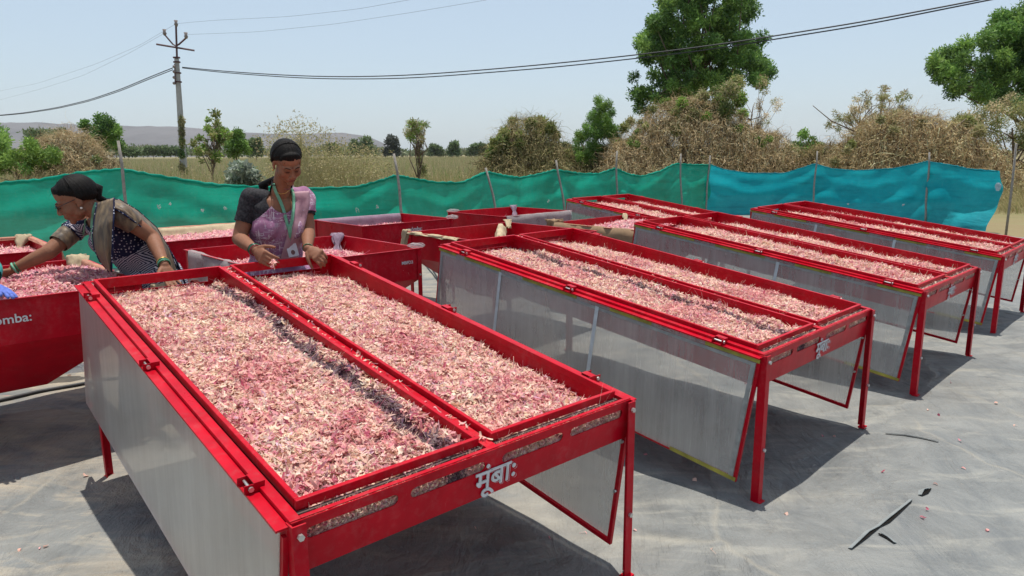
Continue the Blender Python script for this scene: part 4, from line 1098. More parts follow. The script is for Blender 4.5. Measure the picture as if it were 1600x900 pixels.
# ------------------------------------------------------------------ tall dry grass, field crop
def blades(P, h, lean, wid, cols, seed, seg=3):
    rg = np.random.default_rng(seed); n = len(P); P = np.array(P, float); th = rg.uniform(0, 6.28, n); hh = h * rg.uniform(.55, 1.25, n)
    ld = np.stack([np.cos(th), np.sin(th), 0 * th], 1) * (lean * rg.random(n))[:, None]; sd = np.stack([-np.sin(th + .7), np.cos(th + .7), 0 * th], 1)
    Vs = []
    for i in range(seg + 1):
        t = i / seg; c = P + ld * (hh * t ** 1.8)[:, None] + np.stack([0 * th, 0 * th, hh * t * (1 - .2 * t * lean)], 1); w = wid * (1 - .85 * t)
        Vs += [c - sd * w, c + sd * w]
    V = np.stack(Vs, 1).reshape(-1, 3); m_ = 2 * (seg + 1); b = (np.arange(n) * m_)[:, None]
    F = np.concatenate([b + np.array([2 * i, 2 * i + 1, 2 * i + 3, 2 * i + 2]) for i in range(seg)])
    cols = np.array(cols); C = cols[rg.integers(0, len(cols), n)] * rg.uniform(.75, 1.2, (n, 1))
    return V, F, np.repeat(np.clip(C, .01, .9), m_, 0)
def grass_patch(name, label, outline, y0, y1, n, h, seed, cols=STRAWC, wid=.006, lean=.5, leafn=0, cat='grass'):
    """height of the patch follows a top outline in picture coordinates"""
    rg = np.random.default_rng(seed); O = np.array(outline, float)
    u = rg.uniform(O[0, 0], O[-1, 0], n); y = rg.uniform(y0, y1, n)
    P = np.array([gpt(a, b) for a, b in zip(u, y)])
    tv = np.interp(u, O[:, 0], O[:, 1]); tz = np.array([aty(a, b, c)[2] for a, b, c in zip(u, tv, np.full(n, (y0 + y1) / 2))]) + .07
    V, F, C = blades(P, 1.0, lean, wid, cols, seed)
    # scale each blade height
    sc = np.repeat(tz * .85, 8); V[:, 2] = -.07 + (V[:, 2] + .07) * sc
    parts = [(V, F, C)]
    if leafn:
        i = rg.integers(0, n, leafn); q = P[i].copy(); q[:, 2] += tz[i] * rg.uniform(.25, 1.05, leafn)
        q[:, :2] += rg.normal(0, .12, (leafn, 2))
        parts.append(leaves([(*p, .06, .06, .06) for p in q], leafn * 3, .05, cols, seed + 1, aspect=.3))
    T_ = join(parts); o = link(name, fast_mesh(name, T_[0], T_[1], STRAW, T_[2]))
    return tag(o, label, cat, None, 'stuff')
grass_patch('tall_dry_grass', 'tall straw-yellow dry grass thicket right behind the standing woman', [(415, 240), (430, 200), (455, 205), (475, 190), (500, 208), (530, 222), (560, 235), (590, 240), (606, 262)], 13.0, 16.5, 6500, 1, 81, wid=.005, lean=.45, leafn=4500)
grass_patch('dry_grass', 'strip of straw-coloured dry grass along the back of the green net', [(-60, 268), (100, 262), (200, 262), (300, 262), (420, 265), (520, 262), (620, 258), (700, 262), (800, 262), (900, 258), (1000, 262), (1120, 262)], 18, 24, 9000, 1, 82, wid=.008, lean=.5, leafn=2500)
grass_patch('dry_grass', 'dry grass on the bank right of the teal cloth end', [(1500, 285), (1540, 285), (1600, 280), (1700, 275)], 17.5, 24, 2600, 1, 83, wid=.007, lean=.6, leafn=900)
# field of drying maize: rows of short plants
rg = np.random.default_rng(90); P = []
ys_ = np.concatenate([np.arange(27, 60, .8), np.arange(60, 130, 1.8), np.arange(130, 330, 5)])
for y in ys_:
    x0, x1 = -.72 * y, .14 * y; n = int(min(900, (x1 - x0) / (.12 if y < 45 else .24)))
    x = np.linspace(x0, x1, n) + rg.normal(0, .08, n); P.append(np.stack([x, np.full(n, y) + rg.normal(0, .12, n), np.full(n, -.07)], 1))
P = np.concatenate(P); gcol = [(.28, .33, .13), (.20, .29, .09), (.36, .34, .17), (.40, .34, .20), (.15, .22, .07)]
a1 = blades(P, .95, .55, .030, gcol, 91, 2); a2 = blades(P + rg.normal(0, .1, P.shape) * [1, 1, 0], .7, .9, .028, gcol, 92, 2); a3 = blades(P, 1.15, .2, .014, [(.55, .45, .28), (.48, .38, .22)], 93, 2)
T_ = join([a1, a2, a3]); tag(link('maize_field', fast_mesh('maize_field', T_[0], T_[1], STRAW, T_[2])), 'rows of drying green and yellow maize filling the field to the horizon', 'crop', None, 'stuff')

# low hazy hedge line closing the field
rg = np.random.default_rng(95); B_ = []
for u in np.arange(-120, 1330, 7.0):
    if 0 < u < 1330: top = 231 + 4 * math.sin(u * .021) + rg.uniform(-3.5, 2)
    else: top = 230
    B_.append(bl(u + rg.uniform(-4, 4), top + 5, 380 + rg.uniform(-30, 30), rg.uniform(5, 10), rg.uniform(3, 6), ry=8))
    B_.append(bl(u + rg.uniform(-4, 4), 239, 380 + rg.uniform(-30, 30), 8, 4, ry=8))
T_ = leaves(B_, 26000, 1.3, [(.13, .17, .08), (.17, .20, .10), (.20, .20, .12)], 96, hollow=.0, aspect=.7)
tag(link('distant_hedge', fast_mesh('distant_hedge', T_[0], T_[1], LEAF, T_[2])), 'far-off line of trees and hedges closing the field', 'hedge', None, 'stuff')

# ------------------------------------------------------------------ hills
HILL = mk_simple('distant dry hill', (.115, .105, .105), .95, .004, .3, .05)
def hill(name, prof, y, depth, parent=None):
    P = []
    us = np.linspace(prof[0][0], prof[-1][0], 90)
    for j, q in enumerate(np.linspace(0, 1, 10)):
        row = []
        for u in us:
            v = np.interp(u, [p[0] for p in prof], [p[1] for p in prof]); top = aty(u, v, y); zt = max(top[2], 0)
            prof_q = min(1, (q * 1.35)) ** .7 if q < .72 else 1.0
            z = -1 + (zt + 1) * prof_q + (fbm(u * .05, q * 6, 3) * .10 * zt if 0 < q < .8 else 0) + fbm(u * .11, 3, 3) * .02 * zt * (q > .5)
            row.append((top[0], y - depth * (1 - q), z))
        P.append(row)
    mb = MB(); mb.grid(P); o = mb.build(name, HILL, smooth=False); return tag(o, kind='structure')
hill('hills', [(-200, 192), (-60, 193), (10, 194), (100, 195), (220, 199), (300, 200), (360, 206), (420, 209), (450, 211), (500, 211), (545, 209), (575, 213), (600, 224), (625, 236)], 3600, 900)

# ------------------------------------------------------------------ utility pole and cables
pb = aty(288, 277, 34.6); pt = aty(276, 92, 34.6); ud = nrm(pt - pb); pb = pb - ud * (pb[2] + .1) / ud[2]
pole = empty('utility_pole', tuple(pb)); pinv = Matrix.Translation(-Vector(pb))
def pole_part(mb, name, mat, sm=False):
    o = mb.build(name, mat, pole, smooth=sm); o.matrix_parent_inverse = pinv; return o
mb = MB(); mb.tube([pb, (pb + pt) / 2, pt], [.19, .15, .11], 8); pole_part(mb, 'shaft', CONC)
top = aty(275, 40, 34.6); mb = MB(); mb.tube([pt - ud * .5, top], .045, 6); pole_part(mb, 'top_spike', IRON)
mb = MB(); mb.tube([aty(244, 69, 34.2), aty(304, 79, 34.9)], .045, 6); pole_part(mb, 'cross_arm', IRON)
mb = MB(); mb.tube([aty(258, 55, 34.5), aty(270, 69, 34.6), aty(275, 72, 34.6), aty(280, 69, 34.6), aty(290, 60, 34.7)], .04, 6); pole_part(mb, 'insulator_bracket', IRON)
for u, v in ((257, 50), (290.5, 55), (275, 36)):
    mb = MB(); p = aty(u, v, 34.6); mb.tube([p - V3(0, 0, .16), p - V3(0, 0, .05), p, p + V3(0, 0, .12)], [.05, .10, .06, .09], 8); pole_part(mb, 'insulator', PORC, True)
for v in (90, 97, 114, 128):
    mb = MB(); c = aty(276 + (v - 92) * .07, v, 34.6); mb.tube([c - V3(0, 0, .03), c + V3(0, 0, .03)], .17, 8); pole_part(mb, 'clamp_band', IRON)
mb = MB(); mb.tube([aty(273, 100, 34.4), aty(274, 132, 34.4)], .03, 5); pole_part(mb, 'cable_rack', IRON)
for v in (104, 112, 121, 130):
    mb = MB(); c = aty(272, v, 34.4); mb.ell(c, .07); pole_part(mb, 'spool_insulator', PORC, True)
b_ = [bl(284, v, 34.4, 4, 9) for v in (190, 205, 222, 240, 262)] + [bl(287, 268, 34.4, 6, 9)]
g = leaves(b_, 2600, .10, OLIVE + GREEN[3:] + DRY[3:4], 99, hollow=.1); o = link('creeper', fast_mesh('creeper', g[0], g[1], LEAF, g[2]), pole); o.matrix_parent_inverse = pinv
tag(pole, 'concrete utility pole with a slanting cross arm and creeper round its lower half', 'utility pole')
def cable(ctrl, y0, y1, r, label, grp=None, tw=0):
    cu = [c[0] for c in ctrl]; n = 60
    us = np.linspace(cu[0], cu[-1], n); so_ = sorted(ctrl); vs = np.interp(us, [c[0] for c in so_], [c[1] for c in so_])
    for _ in range(6): vs[1:-1] = .25 * vs[:-2] + .5 * vs[1:-1] + .25 * vs[2:]
    # distance along the span: straight in plan
    dA, dB = ray(cu[0], 100), ray(cu[-1], 100); A = np.array([dA[0] / dA[1] * y0, y0]); Bp = np.array([dB[0] / dB[1] * y1, y1])
    pts = []
    for u, v in zip(us, vs):
        d = ray(u, v); s_ = d[0] / d[1]
        t = (A[0] - s_ * A[1]) / ((Bp[1] - A[1]) * s_ - (Bp[0] - A[0]) + 1e-12); y = A[1] + (Bp[1] - A[1]) * t
        pts.append(aty(u, v, y))
    mb = MB(); mb.tube(pts, r, 5); o = mb.build('overhead_cable', CABLE, smooth=True); return tag(o, label, 'cable', grp)
CA = [(285, 105), (330, 110), (400, 115), (470, 119), (540, 120.5), (640, 118), (760, 109), (870, 99), (985, 87), (1100, 73), (1180, 61), (1350, 34), (1540, -2), (1640, -22)]
cable(CA, 34.6, 17, .020, 'upper black cable sagging from the utility pole across the sky to the right')
cable([(u, v + 1.2 + 4.2 * math.sin(math.pi * min(1, max(0, (u - 285) / 1500))) + (.8 if i % 2 else 0)) for i, (u, v) in enumerate(CA)], 34.6, 17, .018, 'lower black cable sagging from the utility pole across the sky to the right')
CB = [(270, 106), (230, 122), (190, 139), (140, 156), (90, 168), (40, 176), (0, 180), (-60, 183)]
cable(CB, 34.6, 52, .022, 'upper cable dropping from the utility pole to the left edge')
cable([(u, v + 3 - (270 - u) * .008) for u, v in CB], 34.6, 52, .020, 'lower cable dropping from the utility pole to the left edge')
for i, (ya, c) in enumerate([(100, [(275, 37), (330, 32), (450, 26), (560, 14), (660, -4)]), (100, [(291, 54), (400, 50), (520, 38), (640, 20), (760, 0)]), (60, [(275, 37), (220, 70), (150, 100), (60, 130), (0, 142)]), (60, [(257, 52), (200, 84), (130, 118), (60, 140), (0, 156)])]):
    cable(c, 34.6, 26 if i < 2 else 60, .0045, ['thin wire from the pole tip towards the top of the picture', 'thin wire from the right insulator towards the top of the picture', 'faint wire from the pole tip down to the left edge', 'faint wire from the left insulator down to the left edge'][i])
# ------------------------------------------------------------------ people
def mk_skin():
    t = NT('skin'); a = t.n('ShaderNodeAttribute', attribute_name='Col').outputs['Color']; co = t.coord('Object')
    n = t.noise(25, co, 4); c = t.mix(1.0, a, t.ramp(n, [(.3, (.88, .86, .84)), (.7, (1.06, 1.06, 1.06))]), 'MULTIPLY')
    t.base(c, t.ramp(t.noise(60, co), [(.3, .55), (.7, .72)]), .22); t.b.inputs['Subsurface Weight'].default_value = .04; t.b.inputs['Subsurface Radius'].default_value = (.02, .008, .004); t.b.inputs['Subsurface Scale'].default_value = .3
    t.bump(t.noise(150, co, 4), .25, .002); return t.m
SKIN = mk_skin()
def mk_hair():
    t = NT('black hair'); n = t.noise(1.0, t.coord('UV', (160, 3, 1)), 4, .7)
    t.base(t.ramp(n, [(.3, (.003, .0028, .0028)), (.75, (.014, .011, .010))]), .6, .12); t.bump(n, .6, .004); return t.m
HAIR = mk_hair()
def seg_dist(P, a, b):
    a = np.asarray(a, float); b = np.asarray(b, float); ab = b - a; t = np.clip(((P - a) @ ab) / (ab @ ab), 0, 1)
    return np.linalg.norm(P - (a + t[:, None] * ab), axis=1), t
def frame(F, roll=0, U=(0, 0, 1)):
    F = nrm(F); X = nrm(np.cross(U, F)); Up = np.cross(F, X)
    c, s_ = math.cos(roll), math.sin(roll); X, Up = X * c + Up * s_, Up * c - X * s_
    return X, F, Up                              # person's left, forward, up
def add_hand(mb, wrist, d, side, curl=.35, sc=1.0, spread=.0, thumb=1, curls=None):
    """d = along the fingers, side = towards the thumb; palm faces nn"""
    d = nrm(d); side = nrm(np.asarray(side) - d * (np.asarray(side) @ d)); nn = np.cross(d, side) * thumb   # palm normal: fingers curl towards nn
    w = np.asarray(wrist, float); s_ = sc
    mb.cap(w - d * .01, w + d * .03 * s_, .023 * s_, .030 * s_, sec=.62, N=nn)
    mb.ell(w + d * .050 * s_, (.043 * s_, .0385 * s_, .0155 * s_), (d, side, nn))
    mb.cap(w + d * .078 * s_ + side * .028 * s_, w + d * .076 * s_ - side * .030 * s_, .0125 * s_, .0115 * s_)
    for i in range(4):
        o = (.0300 - .0195 * i); l = (.92, 1.0, .94, .76)[i]
        b = w + side * o * s_ + d * (.080 - .004 * abs(i - 1.2)) * s_
        ang = spread * (1.5 - i) * .12; dd = nrm(d * math.cos(ang) + side * math.sin(ang)); nd = nn; r = (.0092, .0095, .0092, .0082)[i] * s_
        c_ = (curls[i] if curls else curl)
        for j, sl_ in enumerate((.040, .026, .021)):
            a = c_ * (.7, 1.0, .7)[j]; dd, nd = nrm(dd * math.cos(a) + nd * math.sin(a)), nrm(nd * math.cos(a) - dd * math.sin(a))
            e = b + dd * sl_ * l * s_; mb.cap(b, e, r, r * .9, 10); b = e; r *= .92
    b = w + d * .022 * s_ + side * .026 * s_; dd = nrm(d * .75 + side * .65 + nn * .25)
    for j, (sl_, r) in enumerate(((.034, .0135), (.028, .0105), (.022, .009))):
        e = b + dd * sl_ * s_; mb.cap(b, e, r * s_, r * .88 * s_, 10); b = e; dd = nrm(dd + d * .35 + nn * .35 * (curl > .2))
    return w + d * .1
def head_parts(mb, c, X, Fw, U, s_=1.0):
    A = (X, Fw, U)
    def p(x, f, z): return np.asarray(c) + (X * x + Fw * f + U * z) * s_
    def e(x, f, z, rx, rf, rz): mb.ell(p(x, f, z), (rx * s_, rf * s_, rz * s_), A, 20, 14)
    e(0, -.020, .030, .073, .093, .083); e(0, .030, -.020, .0615, .060, .078); e(0, .034, -.065, .046, .047, .040); e(0, .070, -.094, .020, .016, .017)
    for q in (-1, 1):
        e(q * .035, .048, -.032, .029, .031, .033)                    # cheek
        e(q * .048, .012, -.062, .016, .030, .020)                    # jaw
        e(q * .0275, .0760, .0005, .0150, .0115, .0100)               # eyelid
        e(q * .0120, .0975, -.0370, .0080, .0095, .0068)              # nostril wing
        mb.cap(p(q * .012, .0880, .0175), p(q * .045, .071, .0170), .0085 * s_, .0075 * s_, 10)   # brow ridge
        e(q * .0745, -.012, -.008, .0075, .0175, .0300); e(q * .0735, -.002, -.030, .0065, .010, .012)   # ear and lobe
    e(0, .046, .046, .056, .036, .048)                                # forehead
    mb.cap(p(0, .0860, .0100), p(0, .1030, -.0300), .0068 * s_, .0110 * s_, 12)   # nose
    e(0, .1040, -.0340, .0098, .0088, .0080)
    e(0, .0830, -.0600, .0240, .0110, .0170)                          # muzzle
    mb.cap(p(-.0150, .0895, -.0570), p(.0150, .0895, -.0570), .0058 * s_, .0058 * s_, 10); mb.cap(p(-.0120, .0890, -.0665), p(.0120, .0890, -.0665), .0066 * s_, .0066 * s_, 10)
    return p
def voxel(mb, vox, smooth=7):
    me = mb.mesh('tmp', None); ob = link('tmp', me)
    md = ob.modifiers.new('r', 'REMESH'); md.mode = 'VOXEL'; md.voxel_size = vox; md.use_smooth_shade = True
    ms = ob.modifiers.new('s', 'SMOOTH'); ms.iterations = smooth; ms.factor = .5
    dg = bpy.context.evaluated_depsgraph_get(); out = bpy.data.meshes.new_from_object(ob.evaluated_get(dg))
    bpy.data.objects.remove(ob); out.name = 'body'; out.polygons.foreach_set('use_smooth', [True] * len(out.polygons)); out.update(); return out
def arrs(me):
    n = len(me.vertices); co = np.zeros(n * 3, np.float32); no = np.zeros(n * 3, np.float32)
    me.vertices.foreach_get('co', co); me.vertices.foreach_get('normal', no)
    lf = np.zeros(len(me.loops), np.int32); me.loops.foreach_get('vertex_index', lf)
    ls = np.zeros(len(me.polygons), np.int32); me.polygons.foreach_get('loop_start', ls); lt = np.zeros(len(me.polygons), np.int32); me.polygons.foreach_get('loop_total', lt)
    q = lt == 4; F = lf[ls[q][:, None] + np.arange(4)]
    return co.reshape(-1, 3).astype(float), no.reshape(-1, 3).astype(float), F
def shell(name, co, no, F, mask, off, mat, parent, uvf=None, smooth_it=2, thick=.0015):
    """a garment: the chosen part of the body surface pushed out along its normals"""
    keep = mask[F].all(1); Fk = F[keep]
    if not len(Fk): return None
    ids, inv = np.unique(Fk, return_inverse=True); Fk = inv.reshape(-1, 4)
    P = co[ids] + no[ids] * (off[ids] if hasattr(off, '__len__') else off)[..., None] if hasattr(off, '__len__') else co[ids] + no[ids] * off
    uv = uvf(co[ids]) if uvf else P[:, [0, 2]]
    for _ in range(smooth_it):
        acc = np.zeros_like(P); cnt = np.zeros(len(P))
        for a, b in ((0, 1), (1, 2), (2, 3), (3, 0)):
            np.add.at(acc, Fk[:, a], P[Fk[:, b]]); np.add.at(cnt, Fk[:, a], 1); np.add.at(acc, Fk[:, b], P[Fk[:, a]]); np.add.at(cnt, Fk[:, b], 1)
        P = .4 * P + .6 * acc / np.maximum(cnt, 1)[:, None]
    me = fast_mesh(name, P, Fk, mat, smooth=True, uv=uv); o = link(name, me, parent)
    md = o.modifiers.new('solid', 'SOLIDIFY'); md.thickness = thick; md.offset = 1
    return o
def paint_skin(me, base, spots):
    co, no, F = arrs(me); C = np.tile(base, (len(co), 1)).astype(float)
    for p, r, col in spots:
        d = np.linalg.norm(co - p, axis=1); k = np.clip(1.4 - d / r, 0, 1)[:, None]; C = C * (1 - k) + np.array(col) * k
    a = me.color_attributes.new('Col', 'FLOAT_COLOR', 'POINT'); c4 = np.ones((len(co), 4), np.float32); c4[:, :3] = C; a.data.foreach_set('color', c4.ravel())
    me.materials.clear(); me.materials.append(SKIN)
def hair_cap(co, F, c, X, Fw, U, s_, parent, line, thick=.013):
    bv = BVHTree.FromPolygons([tuple(p) for p in co], [tuple(map(int, f)) for f in F]); c0 = np.asarray(c) + (Fw * -.012 + U * .022) * s_
    nu, nv = 90, 60; P = np.zeros((nv, nu, 3)); K = np.zeros((nv, nu))
    for j in range(nv):
        th = math.pi * (j + .02) / nv * .86
        for i in range(nu):
            ph = 2 * math.pi * i / (nu - 1); d = nrm(X * math.sin(th) * math.cos(ph) + Fw * math.sin(th) * math.sin(ph) + U * math.cos(th))
            loc, nn, idx, dist = bv.ray_cast(Vector(c0), Vector(d)); hit = None
            if loc is None: r = .09 * s_
            else: r = min((Vector(loc) - Vector(c0)).length, .118 * s_)
            f, z = d @ Fw, d @ U; zl = np.interp(f, *line); k = (z - zl) / .34
            K[j, i] = k; t = thick * min(1, max(0, k)) ** 1.15 * (1 + .05 * math.sin(i * 2.1)) - .001 + .004 * (f < 0)
            # keep ears free: sides use a head-width radius
            lim = math.sqrt(1 / ((d @ X) ** 2 / .0735 ** 2 + f ** 2 / .098 ** 2 + z ** 2 / .095 ** 2)) * s_
            part = .0035 * math.exp(-((d @ X - .16) / .05) ** 2) * (f > -.2)
            P[j, i] = c0 + d * (min(r, lim * 1.02) + (t - part) * s_)
    V = P.reshape(-1, 3); Fq = []
    for j in range(nv - 1):
        for i in range(nu - 1):
            if K[j:j + 2, i:i + 2].min() > 0: Fq.append((j * nu + i, (j + 1) * nu + i, (j + 1) * nu + i + 1, j * nu + i + 1))
    uv = np.array([(i / nu, j / nv) for j in range(nv) for i in range(nu)])
    rgh = np.random.default_rng(3); m3 = MB()
    for _ in range(70):
        j, i = rgh.integers(2, nv - 2), rgh.integers(0, nu - 1)
        if K[j, i] < .02: continue
        p0 = P[j, i]; dn = nrm(p0 - c0); tg = nrm(np.cross(dn, X) * rgh.choice([-1, 1]) + rgh.normal(0, .4, 3)); L_ = rgh.uniform(.015, .035)
        m3.tube([p0 - dn * .002, p0 + tg * L_ * .5 + dn * .003, p0 + tg * L_ + dn * rgh.uniform(-.001, .004)], [.0007, .0007, .0004], 3, cap=False)
    so2 = m3.build('stray_hair', HAIR, parent); so2['kind'] = 'stuff'; so2.matrix_parent_inverse = Matrix.Translation(-Vector(parent.location))
    o = link('hair', fast_mesh('hair', V, Fq, HAIR, smooth=True, uv=uv), parent); md = o.modifiers.new('solid', 'SOLIDIFY'); md.thickness = .002; md.offset = -1
    return o
def person(label, J, vox=.0036, s_=1.0, skin=(.235, .105, .062), pose='woman'):
    """J: joint positions. Returns root, body arrays and helper frames"""
    root = empty('person', (J['pelvis'][0], J['pelvis'][1], 0)); inv = Matrix.Translation(-Vector(root.location))
    mb = MB(); X, Fw, U = J['hframe']; hp = head_parts(mb, J['head'], X, Fw, U, s_)
    # neck and torso
    mb.cap(hp(0, -.030, -.055), J['neck'], .050 * s_, .054 * s_, 20)
    lat = nrm(J['sl'] - J['sr']); latp = nrm(J['hl'] - J['hr']); rings = []
    sp_ = [J['pelvis'] + (J['pelvis'] - J['chest']) * .22, J['pelvis'], J['pelvis'] * .62 + J['chest'] * .38, J['pelvis'] * .28 + J['chest'] * .72, J['chest'], J['chest'] * .45 + J['neck'] * .55, J['chest'] * .12 + J['neck'] * .88, J['neck']]
    dims = [(.150, .105), (.168, .118), (.138, .100), (.140, .102), (.152, .104), (.150, .086), (.098, .064), (.054, .048)]
    for i, (c, (rx, ry)) in enumerate(zip(sp_, dims)):
        ax = nrm(sp_[min(i + 1, 7)] - sp_[max(i - 1, 0)]); la = nrm(latp * (1 - i / 7) + lat * (i / 7)); la = nrm(la - ax * (la @ ax)); fo = np.cross(la, ax) ; rings.append((c, la, fo, rx * s_, ry * s_))
    mb.loft(rings)
    fo = -np.cross(lat, nrm(J['neck'] - J['chest'])); fo = -fo if fo @ J['bodyf'] < 0 else fo
    for q in (-1, 1): mb.ell(J['chest'] + lat * q * .062 + fo * .060 + nrm(J['neck'] - J['chest']) * -.02, (.066, .048, .062))
    for a, e, w, d, sd, cu, th, cs in (('sl', 'el', 'wl', 'dl', 'tl', 'cl', 1, 'csl'), ('sr', 'er', 'wr', 'dr', 'tr', 'cr', -1, 'csr')):
        mb.ell(J[a], .053 * s_); mb.cap(J['neck'] * .45 + J[a] * .55 - V3(0, 0, .008), J[a], .044, .048)
        mb.cap(J[a], J[e], .049, .039, 18); mb.cap(J[e], J[e] * .7 + J[w] * .3, .039, .0385, 16); mb.cap(J[e] * .72 + J[w] * .28, J[w], .0385, .024, 16)
        add_hand(mb, J[w], J[d], J[sd], J.get(cu, .35), 1.0, J.get('spread', .3), J.get('th' + sd[-1], th), J.get(cs))
    for h, k, an in (('hl', 'kl', 'al'), ('hr', 'kr', 'ar')):
        mb.ell(J[h], .095); mb.cap(J[h], J[k], .088, .058, 16); mb.cap(J[k], J[an], .056, .036, 14)
        tf = nrm(J['bodyf'] * V3(1, 1, 0)); mb.cap(J[an] - V3(0, 0, .045), J[an] + tf * .13 - V3(0, 0, .062), .036, .026, 12)
    me = voxel(mb, vox); ob = link('body', me, root); ob.matrix_parent_inverse = inv
    lips = hp(0, .0945, -.0615); paint_skin(me, skin, [(lips + X * .008, .012, (.20, .062, .048)), (lips - X * .008, .012, (.20, .062, .048)), (hp(.0275, .084, -.004), .014, (.15, .065, .04)), (hp(-.0275, .084, -.004), .014, (.15, .065, .04)),
        (hp(0, .10, -.03), .02, (.26, .115, .068)), (hp(0, .075, .05), .04, (.27, .125, .075))])
    co, no, F = arrs(me)
    # face details
    DARK = HAIR
    bvh = BVHTree.FromPolygons([tuple(p) for p in co], [tuple(map(int, f)) for f in F])
    def onface(x, z, o=.001):
        st = hp(x, .2, z); loc, nn, i, d = bvh.ray_cast(Vector(st), Vector(-Fw)); return (np.array(loc) + Fw * o) if loc else hp(x, .09, z)
    for q in (-1, 1):
        for nm, pts, r in (('eyebrow', [(.011, .0175), (.022, .0215), (.034, .0215), (.045, .0160)], .0024), ('eyelash', [(.0150, -.0045), (.0215, -.0072), (.0300, -.0078), (.0400, -.0040)], .0018)):
            m_ = MB(); m_.tube([onface(q * x, z) for x, z in pts], [r * .6, r, r, r * .5], 6); o = m_.build(nm, DARK, root, smooth=True); o.matrix_parent_inverse = inv
    m_ = MB(); m_.tube([onface(x, -.0615, .0003) for x in np.linspace(-.019, .019, 7)], .0011, 5); o = m_.build('mouth_line', mk_simple('mouth line', (.06, .015, .012), .6), root); o.matrix_parent_inverse = inv
    hc = hair_cap(co, F, J['head'], X, Fw, U, s_, root, J['hairline'], J.get('hairthick', .013)); hc.matrix_parent_inverse = inv
    bones = {'head': (J['head'], J['head'] + U * .02, .09), 'neck': (hp(0, -.03, -.07), J['neck'], .05), 't1': (J['neck'], J['chest'], .11), 't2': (J['chest'], J['pelvis'], .12), 't3': (J['sl'], J['sr'], .075),
             'ul': (J['sl'], J['el'], .045), 'ur': (J['sr'], J['er'], .045), 'fl': (J['el'], J['wl'], .034), 'fr': (J['er'], J['wr'], .034), 'hl': (J['wl'], J['wl'] + nrm(J['dl']) * .12, .034), 'hr': (J['wr'], J['wr'] + nrm(J['dr']) * .12, .034), 'leg': (J['pelvis'], J['pelvis'] - V3(0, 0, .8), .15)}
    keys = list(bones); D = []; T = {}
    for kx in keys: d, t = seg_dist(co, bones[kx][0], bones[kx][1]); D.append(d / bones[kx][2]); T[kx] = t
    lab = np.array(keys)[np.argmin(D, 0)]
    tag(root, label, 'person')
    return dict(root=root, inv=inv, co=co, no=no, F=F, lab=lab, T=T, bvh=bvh, hp=hp, J=J)
def fin(o, B):
    if o: o.matrix_parent_inverse = B['inv']
    return o

def pat_material(name, fn, rough=.75, transl=.12):
    t = NT(name); c = fn(t); t.base(c, rough, .2); t.bump(t.noise(18, t.coord('Object'), 4), .4, .008)
    tl = t.n('ShaderNodeBsdfTranslucent'); t.l(c, tl.inputs[0]) if isinstance(c, bpy.types.NodeSocket) else None
    m1 = t.n('ShaderNodeMixShader'); m1.inputs[0].default_value = transl; t.l(t.b.outputs[0], m1.inputs[1]); t.l(tl.outputs[0], m1.inputs[2]); t.l(m1.outputs[0], t.out.inputs[0]); return t.m
def f_purple(t):
    co = t.coord('Object'); n = t.noise(7, co, 4)
    base = t.ramp(n, [(.3, (.20, .075, .16)), (.55, (.33, .15, .26)), (.75, (.42, .24, .33))])
    f = None
    for sc, ro, of in (((16, 16, 170), (.4, .5, .2), 0), ((170, 16, 16), (.2, .9, .7), 1), ((120, 120, 12), (.5, .1, 1.1), 2), ((14, 150, 150), (.3, .2, -.7), 3)):
        l1 = t.ramp(t.noise(1.0, t.coord('Object', sc, ro), 1, .4), [(.635, 0.0), (.665, 1.0)]); f = l1 if f is None else t.math('MAXIMUM', f, l1)
    f = t.math('MULTIPLY', f, t.ramp(t.noise(6.5, co, 3), [(.44, 0.0), (.54, 1.0)]))
    return t.mix(t.math('MULTIPLY', f, .8), base, (.66, .60, .66))
PURPLE = pat_material('purple saree with white strokes', f_purple)
PLAINP = pat_material('plain dusty pink saree border', lambda t: t.ramp(t.noise(9, t.coord('Object')), [(.3, (.36, .19, .24)), (.7, (.52, .32, .36))]))
def f_geo(t):
    uv = t.coord('Object', (1, 1, 1), (.0, .55, .75)); s = t.n('ShaderNodeSeparateXYZ'); t.l(uv, s.inputs[0]); k = 11.5
    def ab(sock): return t.math('ABSOLUTE', t.math('SUBTRACT', t.math('FRACT', t.math('MULTIPLY', sock, k)), .5))
    a = ab(t.math('ADD', s.outputs[0], t.math('MULTIPLY', s.outputs[1], .6))); b = ab(s.outputs[2]); m_ = t.math('MAXIMUM', a, b)
    r = t.math('FRACT', t.math('MULTIPLY', m_, 8.5)); f = t.ramp(r, [(.40, 0.0), (.50, 1.0)])
    return t.mix(f, (.012, .016, .05), (.46, .45, .50))
GEO = pat_material('navy and white key pattern', f_geo)
def f_dots(t):
    v = t.n('ShaderNodeTexVoronoi', feature='F1', i_Scale=62, i_Randomness=.45); t.l(t.coord('Object'), v.inputs['Vector'])
    return t.mix(t.ramp(v.outputs['Distance'], [(.22, 1.0), (.30, 0.0)]), (.014, .018, .055), (.50, .50, .56))
DOTS = pat_material('navy cloth with white dots', f_dots)
def f_zig(t):
    s = t.n('ShaderNodeSeparateXYZ'); t.l(t.coord('Object'), s.inputs[0])
    z = t.math('ABSOLUTE', t.math('SUBTRACT', t.math('FRACT', t.math('MULTIPLY', s.outputs[0], 13)), .5))
    r = t.math('FRACT', t.math('ADD', t.math('MULTIPLY', s.outputs[2], 62), t.math('MULTIPLY', z, 5)))
    return t.mix(t.ramp(r, [(.42, 0.0), (.52, 1.0)]), (.03, .025, .06), (.46, .42, .47))
ZIG = pat_material('zigzag striped cloth', f_zig)
BROWN = pat_material('brown gold silk border', lambda t: t.mix(t.ramp(t.noise(1, t.coord('Object', (40, 40, 6)), 3), [(.35, 0.0), (.7, 1.0)]), (.095, .075, .065), (.25, .18, .11)), .45)
